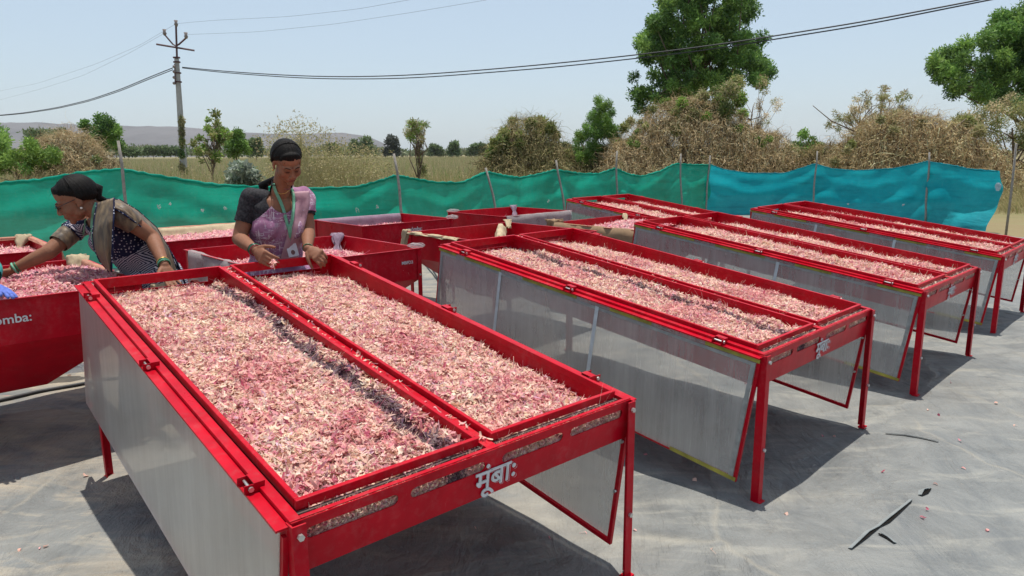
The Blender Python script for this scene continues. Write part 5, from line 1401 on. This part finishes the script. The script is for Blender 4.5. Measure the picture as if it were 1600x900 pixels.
BLACKC = pat_material('charcoal blouse cloth', lambda t: t.ramp(t.noise(90, t.coord('Object'), 3), [(.4, (.016, .015, .018)), (.7, (.045, .043, .05))]))
TEALC = pat_material('turquoise sleeve cloth', lambda t: t.ramp(t.noise(9, t.coord('Object')), [(.3, (.03, .30, .30)), (.7, (.07, .42, .40))]))
MINT = mk_simple('mint lanyard', (.14, .36, .24), .6, 60, .2)
GLOVE = mk_simple('blue knitted glove', (.10, .15, .48), .85, 60, .35)
GREENB = mk_simple('green glass bangle', (.02, .13, .06), .2, 30, .3)
GOLD = mk_simple('gold', (.75, .48, .15), .3, 30, .1, .5, .9)
CARD = mk_simple('white card', (.66, .72, .78), .35, 20, .08)
CARDP = mk_simple('card photograph', (.18, .10, .10), .5, 60, .5)
GLASSF = mk_simple('spectacle frame', (.02, .015, .02), .3)
def bangle(B, w, d, r, mat, off=0.0, th=.003, n=24):
    d = nrm(d); N = nrm(np.cross(d, (0, 0, 1))); Bn = np.cross(d, N); c = w + d * off
    pts = [c + (N * math.cos(a) + Bn * math.sin(a)) * r for a in np.linspace(0, 2 * math.pi, n)]
    m_ = MB(); m_.tube(pts, th, 6, cap=False); return fin(m_.build('bangle', mat, B['root'], smooth=True), B)
def camhit(bvhs, u, v, off):
    d = nrm(ray(u, v)); best = None
    for b in bvhs:
        loc, nn, i, dist = b.ray_cast(Vector(CAM), Vector(d))
        if loc is not None and (best is None or dist < best): best = dist
    return None if best is None else CAM + d * (best - off)
def obvh(o):
    me = o.data; return BVHTree.FromPolygons([tuple(v.co) for v in me.vertices], [tuple(p.vertices) for p in me.polygons])
def ribbon(name, pts, wdir, wid, mat, B, thick=.0012):
    pts = [np.asarray(p, float) for p in pts]; m_ = MB(); A = []; C = []
    for i, p in enumerate(pts):
        t = nrm(pts[min(i + 1, len(pts) - 1)] - pts[max(i - 1, 0)]); s_ = nrm(np.cross(t, wdir)); w_ = wid[i] if hasattr(wid, '__len__') else wid
        A.append(p - s_ * w_ / 2); C.append(p + s_ * w_ / 2)
    m_.grid([A, C]); return fin(m_.build(name, mat, B['root'], solid=thick, smooth=True), B)
def skirt(B, top_c, rx, ry, yaw, zt, mat, name='saree_skirt', flare=1.75, seed=1, lean=(0, 0)):
    m_ = MB(); P = []
    X_ = V3(math.cos(yaw), math.sin(yaw), 0); Y_ = V3(-math.sin(yaw), math.cos(yaw), 0)
    for j in range(26):
        t = j / 25; row = []
        for i in range(97):
            a = 2 * math.pi * i / 96; k = 1 + (flare - 1) * t ** .8; f = 1 + (.015 + .05 * t) * math.sin(11 * a + seed + 1.5 * math.sin(2 * a)) + .02 * math.sin(23 * a + seed * 2) * t
            if t < .3: k = k * (1 + .10 * math.sin(math.pi * t / .3))
            p = V3(top_c[0] + lean[0] * t, top_c[1] + lean[1] * t, zt * (1 - t) + .03 * t) + X_ * rx * k * f * math.cos(a) + Y_ * ry * k * f * math.sin(a); row.append(p)
        P.append(row)
    m_.grid(P); return fin(m_.build(name, mat, B['root'], smooth=True, solid=.002), B)

# ---- the standing woman
lv = nrm(V3(.50, -.86, 0))                      # torso facing
J = {}
yh = 3.80
J['hframe'] = frame(nrm(V3(.60 * .87, -.80 * .87, -.60)), .10)
J['head'] = aty(449, 254, yh - .02)
J['neck'] = aty(437, 307, 3.90); J['sr'] = aty(392, 309, 3.86); J['sl'] = aty(474, 308, 3.98)
J['chest'] = aty(433, 347, 3.91); J['pelvis'] = aty(431, 432, 4.00); J['bodyf'] = lv
latd = nrm(J['sl'] - J['sr']); latd[2] = 0
J['hl'] = J['pelvis'] + latd * .09 - V3(0, 0, .05); J['hr'] = J['pelvis'] - latd * .09 - V3(0, 0, .05)
for q, s_ in (('l', 1), ('r', -1)):
    J['k' + q] = V3(J['h' + q][0], J['h' + q][1], .46) + lv * .03; J['a' + q] = V3(J['h' + q][0], J['h' + q][1], .09)
J['er'] = aty(374, 373, 3.80); J['wr'] = aty(399, 391, 3.60); J['dr'] = aty(424, 412, 3.50) - J['wr']; J['tr'] = nrm(V3(.64, -.1, .76)); J['cr'] = .5; J['spread'] = 0; J['thr'] = -1
J['el'] = aty(481, 362, 3.93); J['wl'] = aty(481, 388, 3.76); J['dl'] = V3(.75, -.4, -.40); J['tl'] = nrm(V3(-.45, -.5, -.6)); J['cl'] = .8; J['thl'] = 1
J['hairline'] = ([-1, -.2, .08, .22, .5, .8, .93, 1], [-.80, -.60, -.10, .0, .22, .34, .41, .45]); J['hairthick'] = .011
B2 = person('standing woman in a purple saree and charcoal blouse with a green lanyard', J, s_=.93)
co, no, F, lab, T = B2['co'], B2['no'], B2['F'], B2['lab'], B2['T']
pu = np.array([proj(p) for p in co]); zc = co[:, 2]
tors = np.isin(lab, ['t1', 't2', 't3', 'leg'])
armR = (lab == 'ur') & (T['ur'] < .62); armL = (lab == 'ul') & (T['ul'] < .55)
nk = J['neck']; open_ = (np.linalg.norm((co - (nk + lv * .05 + V3(0, 0, -.015))) * V3(1, 1, .85), axis=1) < .074) | (lab == 'neck')
fold = .004 * np.sin(co @ nrm(V3(.5, .2, 1)) * 90) + .003 * np.sin(co @ V3(1, -.5, .3) * 60)
m_bl = ((tors & (zc > J['chest'][2] - .16)) | armR | armL) & ~open_
sh1 = fin(shell('blouse', co, no, F, m_bl, .006 + .35 * np.abs(fold), BLACKC, B2['root'], smooth_it=3), B2)
dl_ = (J['sl'] - nk); tL = ((co - nk) @ nrm(dl_)) / np.linalg.norm(dl_)
line_v = np.where(pu[:, 0] < 440, 352 - (pu[:, 0] - 386) * .86, 285.0)
neckgap = np.linalg.norm((co - (nk + lv * .03)) * V3(1, 1, .7), axis=1) < .066
m_s = ((tors & (zc > J['pelvis'][2] - .14)) | ((lab == 'ul') & (T['ul'] < .50))) & (pu[:, 1] > line_v) & ~neckgap & (lab != 'neck')
dg_ = nrm(V3(.62, 0, .78)); ph = co @ np.cross(dg_, lv)
fold2 = .0045 * np.sin(ph * 115) + .003 * np.sin(ph * 47 + 1)
sh2 = fin(shell('saree_drape', co, no, F, m_s, 0.015 + fold2, PURPLE, B2['root'], smooth_it=45, thick=.002), B2)
bs2 = [obvh(sh2), obvh(sh1), B2['bvh']]
# paler border falling from the left shoulder down the front
def camribbon(name, ctrl, wids, mat, B, bv, off, n=22, thick=.0015):
    us = np.interp(np.linspace(0, 1, n), np.linspace(0, 1, len(ctrl)), [c[0] for c in ctrl]); vs = np.interp(np.linspace(0, 1, n), np.linspace(0, 1, len(ctrl)), [c[1] for c in ctrl]); ws = np.interp(np.linspace(0, 1, n), np.linspace(0, 1, len(wids)), wids)
    rows = []; last = None; cols_ = 7
    for i in range(n):
        t = nrm([us[min(i + 1, n - 1)] - us[max(i - 1, 0)], vs[min(i + 1, n - 1)] - vs[max(i - 1, 0)]]); nx_ = np.array([-t[1], t[0]]); row = []
        for k in range(cols_):
            q = (k / (cols_ - 1) - .5) * ws[i]; h = camhit(bv, us[i] + nx_[0] * q, vs[i] + nx_[1] * q, off + .003 * math.sin(k * 2.2))
            if h is None or h[1] > 4.4: h = None
            row.append(h)
        if all(r is None for r in row): continue
        g = [r for r in row if r is not None]
        dist = np.median([np.linalg.norm(r - CAM) for r in g])
        for k in range(cols_):
            q = (k / (cols_ - 1) - .5) * ws[i]
            if row[k] is None or abs(np.linalg.norm(row[k] - CAM) - dist) > .09: row[k] = CAM + nrm(ray(us[i] + nx_[0] * q, vs[i] + nx_[1] * q)) * dist
        rows.append(row)
    R_ = np.array(rows)
    for _ in range(2): R_[1:-1] = .25 * R_[:-2] + .5 * R_[1:-1] + .25 * R_[2:]
    m_ = MB(); m_.grid(R_); return fin(m_.build(name, mat, B['root'], smooth=True, solid=thick), B)
camribbon('saree_border', [(470, 299), (471, 315), (466, 345), (458, 378), (450, 410)], [26, 27, 24, 24, 26], PLAINP, B2, bs2, .008)
skirt(B2, J['pelvis'], .185, .14, math.atan2(latd[1], latd[0]), J['pelvis'][2] + .07, PURPLE, seed=2)
bs2 = [obvh(c) for c in B2['root'].children if c.name.startswith('saree_border')] + bs2
la = camribbon('lanyard', [(427, 287), (430, 298), (437, 312), (443, 327), (447, 343), (451, 358)], [4.6] * 6, MINT, B2, bs2, .006, 20)
camribbon('lanyard', [(456, 294), (459, 308), (459, 325), (457, 342), (453, 358)], [4.6] * 5, MINT, B2, bs2, .0075, 20)
camribbon('lanyard', [(452, 352), (453, 362), (453, 372)], [7, 6, 2.5], MINT, B2, bs2, .011, 10)
cc = camhit(bs2, 457, 391, .016)
cu_, cv_ = nrm(V3(.95, .30, .16)), nrm(V3(-.16, -.10, 1)); cn = np.cross(cu_, cv_); cu_ = nrm(np.cross(cv_, cn)); cn = nrm(cn)
def card_pt(a, b, z): return cc + cu_ * a + cv_ * b + cn * z
m_ = MB(); m_.box((-.028, -.036, 0), (.028, .036, .0015), lambda a, b, z: card_pt(a, b, z)); card = fin(m_.build('identity_card', CARD, B2['root'], fixn=True), B2)
m_ = MB(); V = [card_pt(.011 * math.cos(a), -.012 + .014 * math.sin(a), .0022) for a in np.linspace(0, 2 * math.pi, 15)[:-1]]; m_.add(V, [tuple(range(14))]); o = m_.build('portrait', CARDP, card)
m_ = MB(); m_.tube([card_pt(0, .036, .001), camhit(bs2, 453, 371, .012)], .003, 6); fin(m_.build('card_clip', BOLT, B2['root']), B2)
wd = nrm(J['wr'] - J['er']); bangle(B2, J['wr'], wd, .030, GREENB, -.008, .0045); bangle(B2, J['wr'], wd, .031, GLASSF, -.020, .0035); bangle(B2, J['wr'], wd, .029, mk_simple('red glass bangle', (.25, .02, .04), .25), .003, .0028)
wd = nrm(J['wl'] - J['el']); bangle(B2, J['wl'], wd, .027, GREENB, -.002, .0025)
m_ = MB(); m_.ell(B2['hp'](-.080, -.004, -.044), .0052); fin(m_.build('earring', GOLD, B2['root'], smooth=True), B2)
m_ = MB(); m_.ell(B2['hp'](.0, .0885, .024), .0026); fin(m_.build('forehead_dot', mk_simple('dark red dot', (.12, .01, .02), .5), B2['root'], smooth=True), B2)
ncp = [camhit(bs2, u, v, .002) for u, v in ((426, 292), (431, 299), (438, 303), (446, 302), (452, 297))]
m_ = MB(); m_.tube([p for p in ncp if p is not None], .0016, 5); fin(m_.build('necklace', GOLD, B2['root'], smooth=True), B2)
m_ = MB(); q = aty(411, 289, 3.97); m_.tube([B2['hp'](.01, -.06, -.12), (B2['hp'](.01, -.07, -.13) + q) / 2, q, q - V3(0, -.04, .12), q - V3(0, -.06, .3)], [.016, .016, .027, .020, .010], 10); fin(m_.build('hair_bun', HAIR, B2['root'], smooth=True), B2)
# onion pieces held in her fingers
P = np.array([aty(425, 411, 3.475) + RG.normal(0, .010, 3) for _ in range(16)]); Vf, Ff, Cf = flakes(P, None, .9, np.array([[1.05, .95, 1.0]]), 61, wide=.8)
tag(link('onion_pieces', fast_mesh('onion_pieces', Vf, Ff, ONION, Cf)), 'pinch of onion flakes held in the standing woman\'s fingers', 'onion flakes', None, 'stuff')

# ---- the bending woman
J = {}
bf = nrm(V3(-.80, -.60, 0)); J['bodyf'] = bf
J['hframe'] = frame(nrm(V3(-.86 * .90, -.50 * .90, -.42)), -.02)
J['head'] = aty(118, 312, 3.74)
J['neck'] = aty(156, 332, 3.80); J['sl'] = aty(190, 337, 3.68); J['sr'] = aty(124, 352, 3.92)
J['chest'] = aty(180, 360, 3.86); J['pelvis'] = aty(236, 425, 4.02)
lt = nrm(V3(.62, -.78, 0)); J['hl'] = J['pelvis'] + lt * .09 - V3(0, 0, .06); J['hr'] = J['pelvis'] - lt * .09 - V3(0, 0, .06)
for q in 'lr': J['k' + q] = V3(J['h' + q][0], J['h' + q][1], .45) + bf * .05; J['a' + q] = V3(J['h' + q][0], J['h' + q][1], .09)
J['er'] = aty(76, 394, 3.74); J['wr'] = aty(22, 420, 3.66); J['dr'] = aty(-2, 436, 3.62) - J['wr']; J['tr'] = nrm(V3(.2, -1, .2)); J['cr'] = .4; J['thr'] = 1
J['el'] = aty(238, 371, 3.76); J['wl'] = aty(257, 414, 3.60); J['dl'] = aty(268, 440, 3.56) - J['wl']; J['tl'] = nrm(V3(-.6, -.8, 0)); J['cl'] = .25; J['thl'] = -1
J['hairline'] = ([-1, -.2, .08, .22, .5, .8, .93, 1], [-.72, -.50, -.06, .04, .24, .36, .42, .45]); J['hairthick'] = .012
B1_ = person('bending woman in glasses and a navy patterned saree reaching into the left bin', J)
co, no, F, lab, T = B1_['co'], B1_['no'], B1_['F'], B1_['lab'], B1_['T']; pu = np.array([proj(p) for p in co])
tors = np.isin(lab, ['t1', 't2', 't3', 'leg']); ax = nrm(J['pelvis'] - J['neck']); ts = (co - J['neck']) @ ax / np.linalg.norm(J['pelvis'] - J['neck'])
neckgap = np.linalg.norm(co - (J['neck'] + bf * .03 + V3(0, 0, .01)), axis=1) < .088
fold = .003 * np.sin(co @ V3(.5, .7, .6) * 80)
m_b = ((tors & (ts < .60) & (ts > .03)) | ((lab == 'ul') & (T['ul'] < .10)) | ((lab == 'ur') & (T['ur'] < .35))) & ~neckgap & (lab != 'neck')
b1 = fin(shell('blouse', co, no, F, m_b, .007 + np.abs(fold) * .5, DOTS, B1_['root'], smooth_it=3), B1_)
m_sl = ((lab == 'ul') & (T['ul'] < .44)) | ((np.linalg.norm(co - J['sl'], axis=1) < .080) & (lab != 'fl')) | ((lab == 'ur') & (T['ur'] > .30) & (T['ur'] < .70))
for kk in ('ul', 'ur'): fin(shell('sleeve_border', co, no, F, m_sl & ((lab == 'ur') if kk == 'ur' else (lab != 'ur')), .0095 + np.abs(fold) * .6, BROWN, B1_['root'], smooth_it=3), B1_)
m_f = tors & (ts < .50) & (ts > .06) & (pu[:, 0] < 158) & (np.linalg.norm(co - J['neck'], axis=1) > .105)
b3 = fin(shell('saree_front', co, no, F, m_f, .014 + fold, ZIG, B1_['root'], smooth_it=3), B1_)
m_h = np.isin(lab, ['t1', 't2', 'leg']) & (pu[:, 1] > 411 - (pu[:, 0] - 171) * .74) & (ts > .5)
b4 = fin(shell('saree_waist', co, no, F, m_h, .018 + fold * 1.3, GEO, B1_['root'], smooth_it=4), B1_)
skirt(B1_, J['pelvis'] + V3(.0, 0, 0), .190, .15, math.atan2(lt[1], lt[0]), J['pelvis'][2] + .04, GEO, seed=5, flare=1.6)
def panel(name, left, right, ys, mat, B, n=26, m=12, wave=.006, thick=.0018):
    """hanging cloth between two edges given in picture points, ys = distance of the edges"""
    T_ = np.linspace(0, 1, n); L_ = [np.interp(T_, np.linspace(0, 1, len(left)), [p[k] for p in left]) for k in (0, 1)]; R_ = [np.interp(T_, np.linspace(0, 1, len(right)), [p[k] for p in right]) for k in (0, 1)]
    yy = np.interp(T_, np.linspace(0, 1, len(ys)), [y[0] for y in ys]); y2 = np.interp(T_, np.linspace(0, 1, len(ys)), [y[1] for y in ys]); P = []
    for i in range(n):
        row = []
        for j in range(m):
            q = j / (m - 1); u = L_[0][i] * (1 - q) + R_[0][i] * q; v = L_[1][i] * (1 - q) + R_[1][i] * q; y = yy[i] * (1 - q) + y2[i] * q - .025 * math.sin(math.pi * q) + wave * math.sin(q * 14 + i * .12)
            row.append(aty(u, v, y))
        P.append(row)
    if mat is BROWN:
        for q in (0, -1): e_ = MB(); e_.tube([r_[q] for r_ in P], .0045, 6); fin(e_.build('saree_edge', DOTS, B['root'], smooth=True), B)
    m_ = MB(); m_.grid(P); return fin(m_.build(name, mat, B['root'], smooth=True, solid=thick), B)
panel('saree_end', [(152, 317), (148, 340), (145, 365), (147, 388), (156, 408), (171, 425)], [(178, 309), (178, 330), (177, 352), (176, 375), (175, 400), (174, 425)], [(3.66, 3.62), (3.60, 3.56), (3.58, 3.55), (3.60, 3.57)], BROWN, B1_)
panel('saree_end', [(166, 311), (187, 312), (215, 329), (244, 355), (264, 388), (282, 438)], [(172, 323), (192, 333), (216, 351), (240, 369), (254, 392), (266, 438)], [(3.70, 3.60), (3.74, 3.62), (3.86, 3.72), (3.95, 3.85), (3.98, 3.9)], BROWN, B1_)
panel('saree_pleats', [(205, 322), (232, 345), (256, 376), (274, 408), (286, 445)], [(214, 329), (240, 352), (262, 384), (279, 412), (291, 445)], [(3.90, 3.88), (4.0, 3.98), (4.04, 4.0)], DOTS, B1_)
bs1 = [obvh(c) for c in (b3, b1) if c] + [B1_['bvh']]
camribbon('lanyard', [(152, 313), (146, 326), (143, 345), (143, 365), (147, 384)], [4] * 5, MINT, B1_, bs1, .008, 16)
camribbon('lanyard', [(134, 342), (132, 355), (130, 368)], [2.5] * 3, MINT, B1_, bs1, .008, 10)
hp = B1_['hp']
m_ = MB()
for q in (1, -1):
    c_ = hp(q * .030, .098, -.002); pts = [c_ + (J['hframe'][0] * math.cos(a) * .021 + J['hframe'][2] * math.sin(a) * .016) - J['hframe'][1] * abs(math.cos(a)) * .004 for a in np.linspace(0, 2 * math.pi, 17)]
    m_.tube(pts, .0016, 5, cap=False); m_.tube([hp(q * .051, .095, .004), hp(q * .072, .05, .006), hp(q * .078, -.005, .006)], .0018, 5)
m_.tube([hp(.009, .100, .001), hp(0, .107, .004), hp(-.009, .100, .001)], .0016, 5)
fin(m_.build('spectacles', GLASSF, B1_['root'], smooth=True), B1_)
m_ = MB(); m_.ell(hp(.080, -.004, -.045), .006); fin(m_.build('earring', mk_simple('pearl', (.7, .62, .55), .3), B1_['root'], smooth=True), B1_)
m_ = MB(); q = aty(152, 309, 3.80); m_.tube([hp(0, -.085, .03), hp(0, -.115, .0), q, aty(161, 312, 3.82), aty(170, 316, 3.84)], [.040, .036, .024, .017, .012], 10); fin(m_.build('hair_bun', HAIR, B1_['root'], smooth=True), B1_)
m_ = MB(); m_.tube([q - V3(.012, 0, 0), q + V3(.006, 0, -.004)], .024, 12); fin(m_.build('hair_tie', mk_simple('grey hair tie', (.25, .26, .25), .6), B1_['root'], smooth=True), B1_)
wd = nrm(J['wr'] - J['er']); bangle(B1_, J['wr'], wd, .029, MINT, -.004, .006); bangle(B1_, J['wr'], wd, .028, GREENB, -.018, .0035)
wd = nrm(J['wl'] - J['el'])
for k in range(4): bangle(B1_, J['wl'], wd, .029, (GREENB, MINT, GREENB, GOLD)[k], -.004 - .008 * k, .0028)

# ---- the third person, at the left edge: turquoise sleeve and blue glove
J = {}
bf = nrm(V3(.8, -.35, 0)); J['bodyf'] = bf; J['hframe'] = frame(nrm(V3(.8, -.3, -.4)), 0)
J['neck'] = aty(-150, 300, 3.6); J['head'] = J['neck'] + V3(.06, -.02, .17); J['chest'] = aty(-150, 350, 3.62); J['pelvis'] = aty(-160, 440, 3.65)
lt = nrm(V3(-.4, -.9, 0)) * -1; J['sl'] = J['neck'] + lt * .16 - V3(0, 0, .02); J['sr'] = J['neck'] - lt * .16 - V3(0, 0, .02)
J['hl'] = J['pelvis'] + lt * .09 - V3(0, 0, .05); J['hr'] = J['pelvis'] - lt * .09 - V3(0, 0, .05)
for q in 'lr': J['k' + q] = V3(J['h' + q][0], J['h' + q][1], .45); J['a' + q] = V3(J['h' + q][0], J['h' + q][1], .09)
J['el'] = aty(-30, 392, 3.45); J['wl'] = onz(-12, 447, .905); J['dl'] = onz(26, 462, .875) - J['wl']; J['tl'] = nrm(V3(0, -1, .3)); J['cl'] = .15; J['thl'] = 1; J['spread'] = .8
J['er'] = aty(-110, 400, 3.4); J['wr'] = aty(-60, 430, 3.3); J['dr'] = V3(1, 0, -.3); J['tr'] = V3(0, 1, .3)
J['sl'] = aty(-70, 325, 3.62)
J['hairline'] = ([-1, -.1, .2, .5, .8, .93, 1], [-.6, -.42, .02, .36, .52, .58, .60])
B3_ = person('person almost outside the left edge in a turquoise sleeve and blue glove', J, .006)
co, no, F, lab, T = B3_['co'], B3_['no'], B3_['F'], B3_['lab'], B3_['T']
tors = np.isin(lab, ['t1', 't2', 't3', 'leg', 'ul', 'ur']) | ((lab == 'fl') & (T['fl'] < .8)) | ((lab == 'fr') & (T['fr'] < .8))
fin(shell('shirt', co, no, F, tors & (co[:, 2] > J['pelvis'][2] - .25) & (np.linalg.norm(co - J['neck'], axis=1) > .08), .022 + .008 * np.sin(co[:, 2] * 60), TEALC, B3_['root'], smooth_it=3), B3_)
fin(shell('glove', co, no, F, (lab == 'hl') | ((lab == 'fl') & (T['fl'] > .8)) | (lab == 'hr'), .003, GLOVE, B3_['root'], smooth_it=1), B3_)
skirt(B3_, J['pelvis'], .18, .14, 0, J['pelvis'][2] + .05, GEO, name='skirt', seed=7)
# ------------------------------------------------------------------ cloths on the bins
def drape(name, label, edge, inner, outer, mat, folds=.012, seed=0, cat='cloth', n=30, m=16, thick=.002):
    """cloth laid over a bin rim: edge = list of (s,l) points along the rim; inner/outer = (horizontal reach, drop) on each side (outer first is away from the bin)"""
    E_ = np.array(edge, float); T_ = np.linspace(0, 1, n); seg = np.concatenate([[0], np.cumsum(np.linalg.norm(np.diff(E_, axis=0), axis=1))]); seg /= seg[-1]
    S_ = np.interp(T_, seg, E_[:, 0]); L_ = np.interp(T_, seg, E_[:, 1]); P = []
    tx = np.gradient(S_); ty = np.gradient(L_); ln = np.hypot(tx, ty) + 1e-9; nx_, ny_ = ty / ln, -tx / ln      # right-hand side of the walking direction = outer side
    for i in range(n):
        row = []
        for j in range(m):
            q = j / (m - 1) * 2 - 1; f = folds * (fbm(i * .35 + seed, q * 1.5 + seed, 3) * 2.2)
            if q < 0:   # inside
                k = -q; of, z = -(.014 + inner[0] * k), HB + .006 - inner[1] * k * (1 + .35 * (vnoise(i * .4, seed) - .5))
            else:
                k = q; of, z = .022 + outer[0] * k, HB + .006 - outer[1] * k * (1 + .5 * (vnoise(i * .33, seed + 5) - .5))
            if abs(q) < .12: of = .006 + q * .13; z = HB + .0075
            p = bw(S_[i] + nx_[i] * (of + f * (1 if q > 0 else -1)), L_[i] + ny_[i] * (of + f * (1 if q > 0 else -1)), z + f * .4); row.append(p)
        P.append(row)
    mb = MB(); mb.grid(P); return tag(mb.build(name, mat, smooth=True, solid=thick), label, cat)
def bunch(name, label, top, bottom, r0, r1, mat, seed=0, n=14, m=22, pinch=.5, cat='cloth'):
    """gathered hanging cloth: flares, pinches and flares again"""
    P = []
    for i in range(n):
        t = i / (n - 1); c = top * (1 - t) + bottom * t; r = (r0 * (1 - t) + r1 * t) * (1 - pinch * math.exp(-((t - .55) / .22) ** 2)); row = []
        for j in range(m):
            a = 2 * math.pi * j / (m - 1); k = 1 + .30 * math.sin(5 * a + seed + t * 3) + .5 * (vnoise(j * .8 + seed, i * .5) - .5); row.append(c + V3(math.cos(a) * r * k, math.sin(a) * r * k * .55, .01 * math.sin(5 * a)))
        P.append(row)
    P = [[top + V3(0, 0, .006)] * m] + P
    mb = MB(); mb.grid(P); return tag(mb.build(name, mat, smooth=True, solid=.002), label, cat)
# knotted muslin at the far right corner of the lettered bin
bunch('muslin_cloth', 'cream muslin gathered over the back corner of the lettered bin beside the bending woman', bw(.99, 5.14, HB + .03), bw(.94, 5.03, HB - .12), .055, .05, CREAM, 2)
drape('peach_net', 'peach net lining the inner right wall of the lettered bin', [(1.02, 5.10), (1.02, 4.3)], (.02, .12), (.006, .035), PNET, .004, 3)
bunch('muslin_cloth', 'cream cloth end showing through the far slot of the nearest table', bw(1.12, 3.93, HB - .02), bw(1.20, 3.86, HB - .12), .05, .06, CREAM, 7)
drape('white_net', 'whitish fly net folded over the left wall of the bin behind the standing woman', [(1.66, 5.06), (1.66, 4.10)], (.02, .05), (.02, .20), WNET, .012, 11)
bunch('lilac_net', 'lilac net hung over the back corner of the bin behind the standing woman', bw(2.84, 5.12, HB + .02), bw(2.77, 5.03, HB - .14), .045, .035, LILAC, 4)
tag(crumple('white_rag', bw(2.86, 4.04, HB + .02), .045, WNET, 14, None, (1.8, .8, .5)), 'small white rag on the near right corner of the bin with code letters', 'rag')
tag(crumple('white_rag', bw(4.46, 5.66, HB + .02), .05, WNET, 15, None, (1.5, .8, .55)), 'small white rag on the right corner of the bin nearest the netting', 'rag')
tag(crumple('white_rag', bw(4.99, 6.32, HB + .02), .045, WNET, 16, None, (1.8, .8, .5)), 'little white rag on the left corner of the rearmost bin', 'rag')
drape('fly_net', 'greyish net hanging down the front of the rearmost bin', [(4.98, 5.42), (6.0, 5.42)][::1], (.01, .03), (.02, .24), WNET, .006, 17)
bunch('lilac_net', 'wisp of lilac net tied at the back corner of the rearmost bin', bw(5.97, 6.35, HB + .02), bw(5.93, 6.28, HB - .10), .035, .03, LILAC, 6)
drape('fly_net', 'pale net lining the back wall of the bin right of the standing woman', [(4.44, 6.58), (3.42, 6.58)], (.012, .16), (.006, .03), LILAC, .004, 19)
drape('cream_cloth', 'cream cloth over the left end of the bin behind the yellow taped table', [(3.42, 4.93), (3.42, 4.25)], (.10, .07), (.012, .02), CREAM, .02, 21)
bunch('cream_cloth', 'cream cloth tail hanging off the left corner of the cream-lined bin', bw(3.41, 4.97, HB + .015), bw(3.39, 4.99, HB - .14), .03, .02, CREAM, 8, pinch=.1)
drape('cream_cloth', 'cream cloth strip lying in the cream-lined bin up to its back corner', [(4.45, 4.90), (3.75, 4.15)], (.03, .09), (.03, .09), CREAM, .02, 23)
bunch('cream_cloth', 'knot of cream cloth at the back corner of the cream-lined bin', bw(4.53, 4.90, HB + .03), bw(4.47, 4.82, HB - .03), .032, .018, CREAM, 12, pinch=.1)
drape('burlap_cloth', 'brown burlap draped down the left side of the burlap wrapped bin', [(4.83, 4.60), (4.83, 3.60)], (.01, .03), (.02, .27), BURLAP, .01, 25, thick=.004)
bunch('burlap_cloth', 'rolled burlap bundle on the left corner of the wrapped bin', bw(4.84, 4.58, HB + .03), bw(4.83, 4.60, HB - .08), .07, .05, BURLAP, 13, pinch=.0)
bunch('cream_rope', 'cream twisted cloth tied over the back rim of the burlap wrapped bin', bw(5.93, 4.58, HB + .02), bw(5.83, 4.48, HB - .07), .022, .030, CREAM, 15)
drape('peach_net', 'peach net lining the walls of the bin between the two women', [(2.80, 6.86), (1.70, 6.86), (1.70, 5.85)], (.03, .15), (.006, .035), PNET, .008, 27, n=44)
drape('cream_cloth', 'cream folded cloth along the back rim of the bin between the two women', [(2.85, 6.80), (1.95, 6.74)], (.05, .07), (.03, .01), CREAM, .016, 28)
drape('peach_net', 'peach net lining the walls of the far left bin', [(1.02, 5.9), (1.02, 7.0), (-.1, 7.0)][::-1], (.03, .13), (.01, .02), PNET, .008, 29, n=44)
bunch('muslin_cloth', 'cream muslin gathered at the back corner of the far left bin', bw(.97, 6.95, HB + .02), bw(.90, 6.86, HB - .14), .05, .045, CREAM, 17)
# ------------------------------------------------------------------ haze
hb = MB(); hb.box((-5200, -60, -3), (5200, 4300, 240))
HZ = bpy.data.materials.new('haze air'); HZ.use_nodes = True; ht = HZ.node_tree; ht.nodes.clear()
ho = ht.nodes.new('ShaderNodeOutputMaterial'); hv = ht.nodes.new('ShaderNodeVolumePrincipled')
hv.inputs['Color'].default_value = (.84, .89, .95, 1); hv.inputs['Density'].default_value = .00009; hv.inputs['Anisotropy'].default_value = .1
ht.links.new(hv.outputs[0], ho.inputs['Volume'])
tag(hb.build('haze', HZ), kind='stuff')
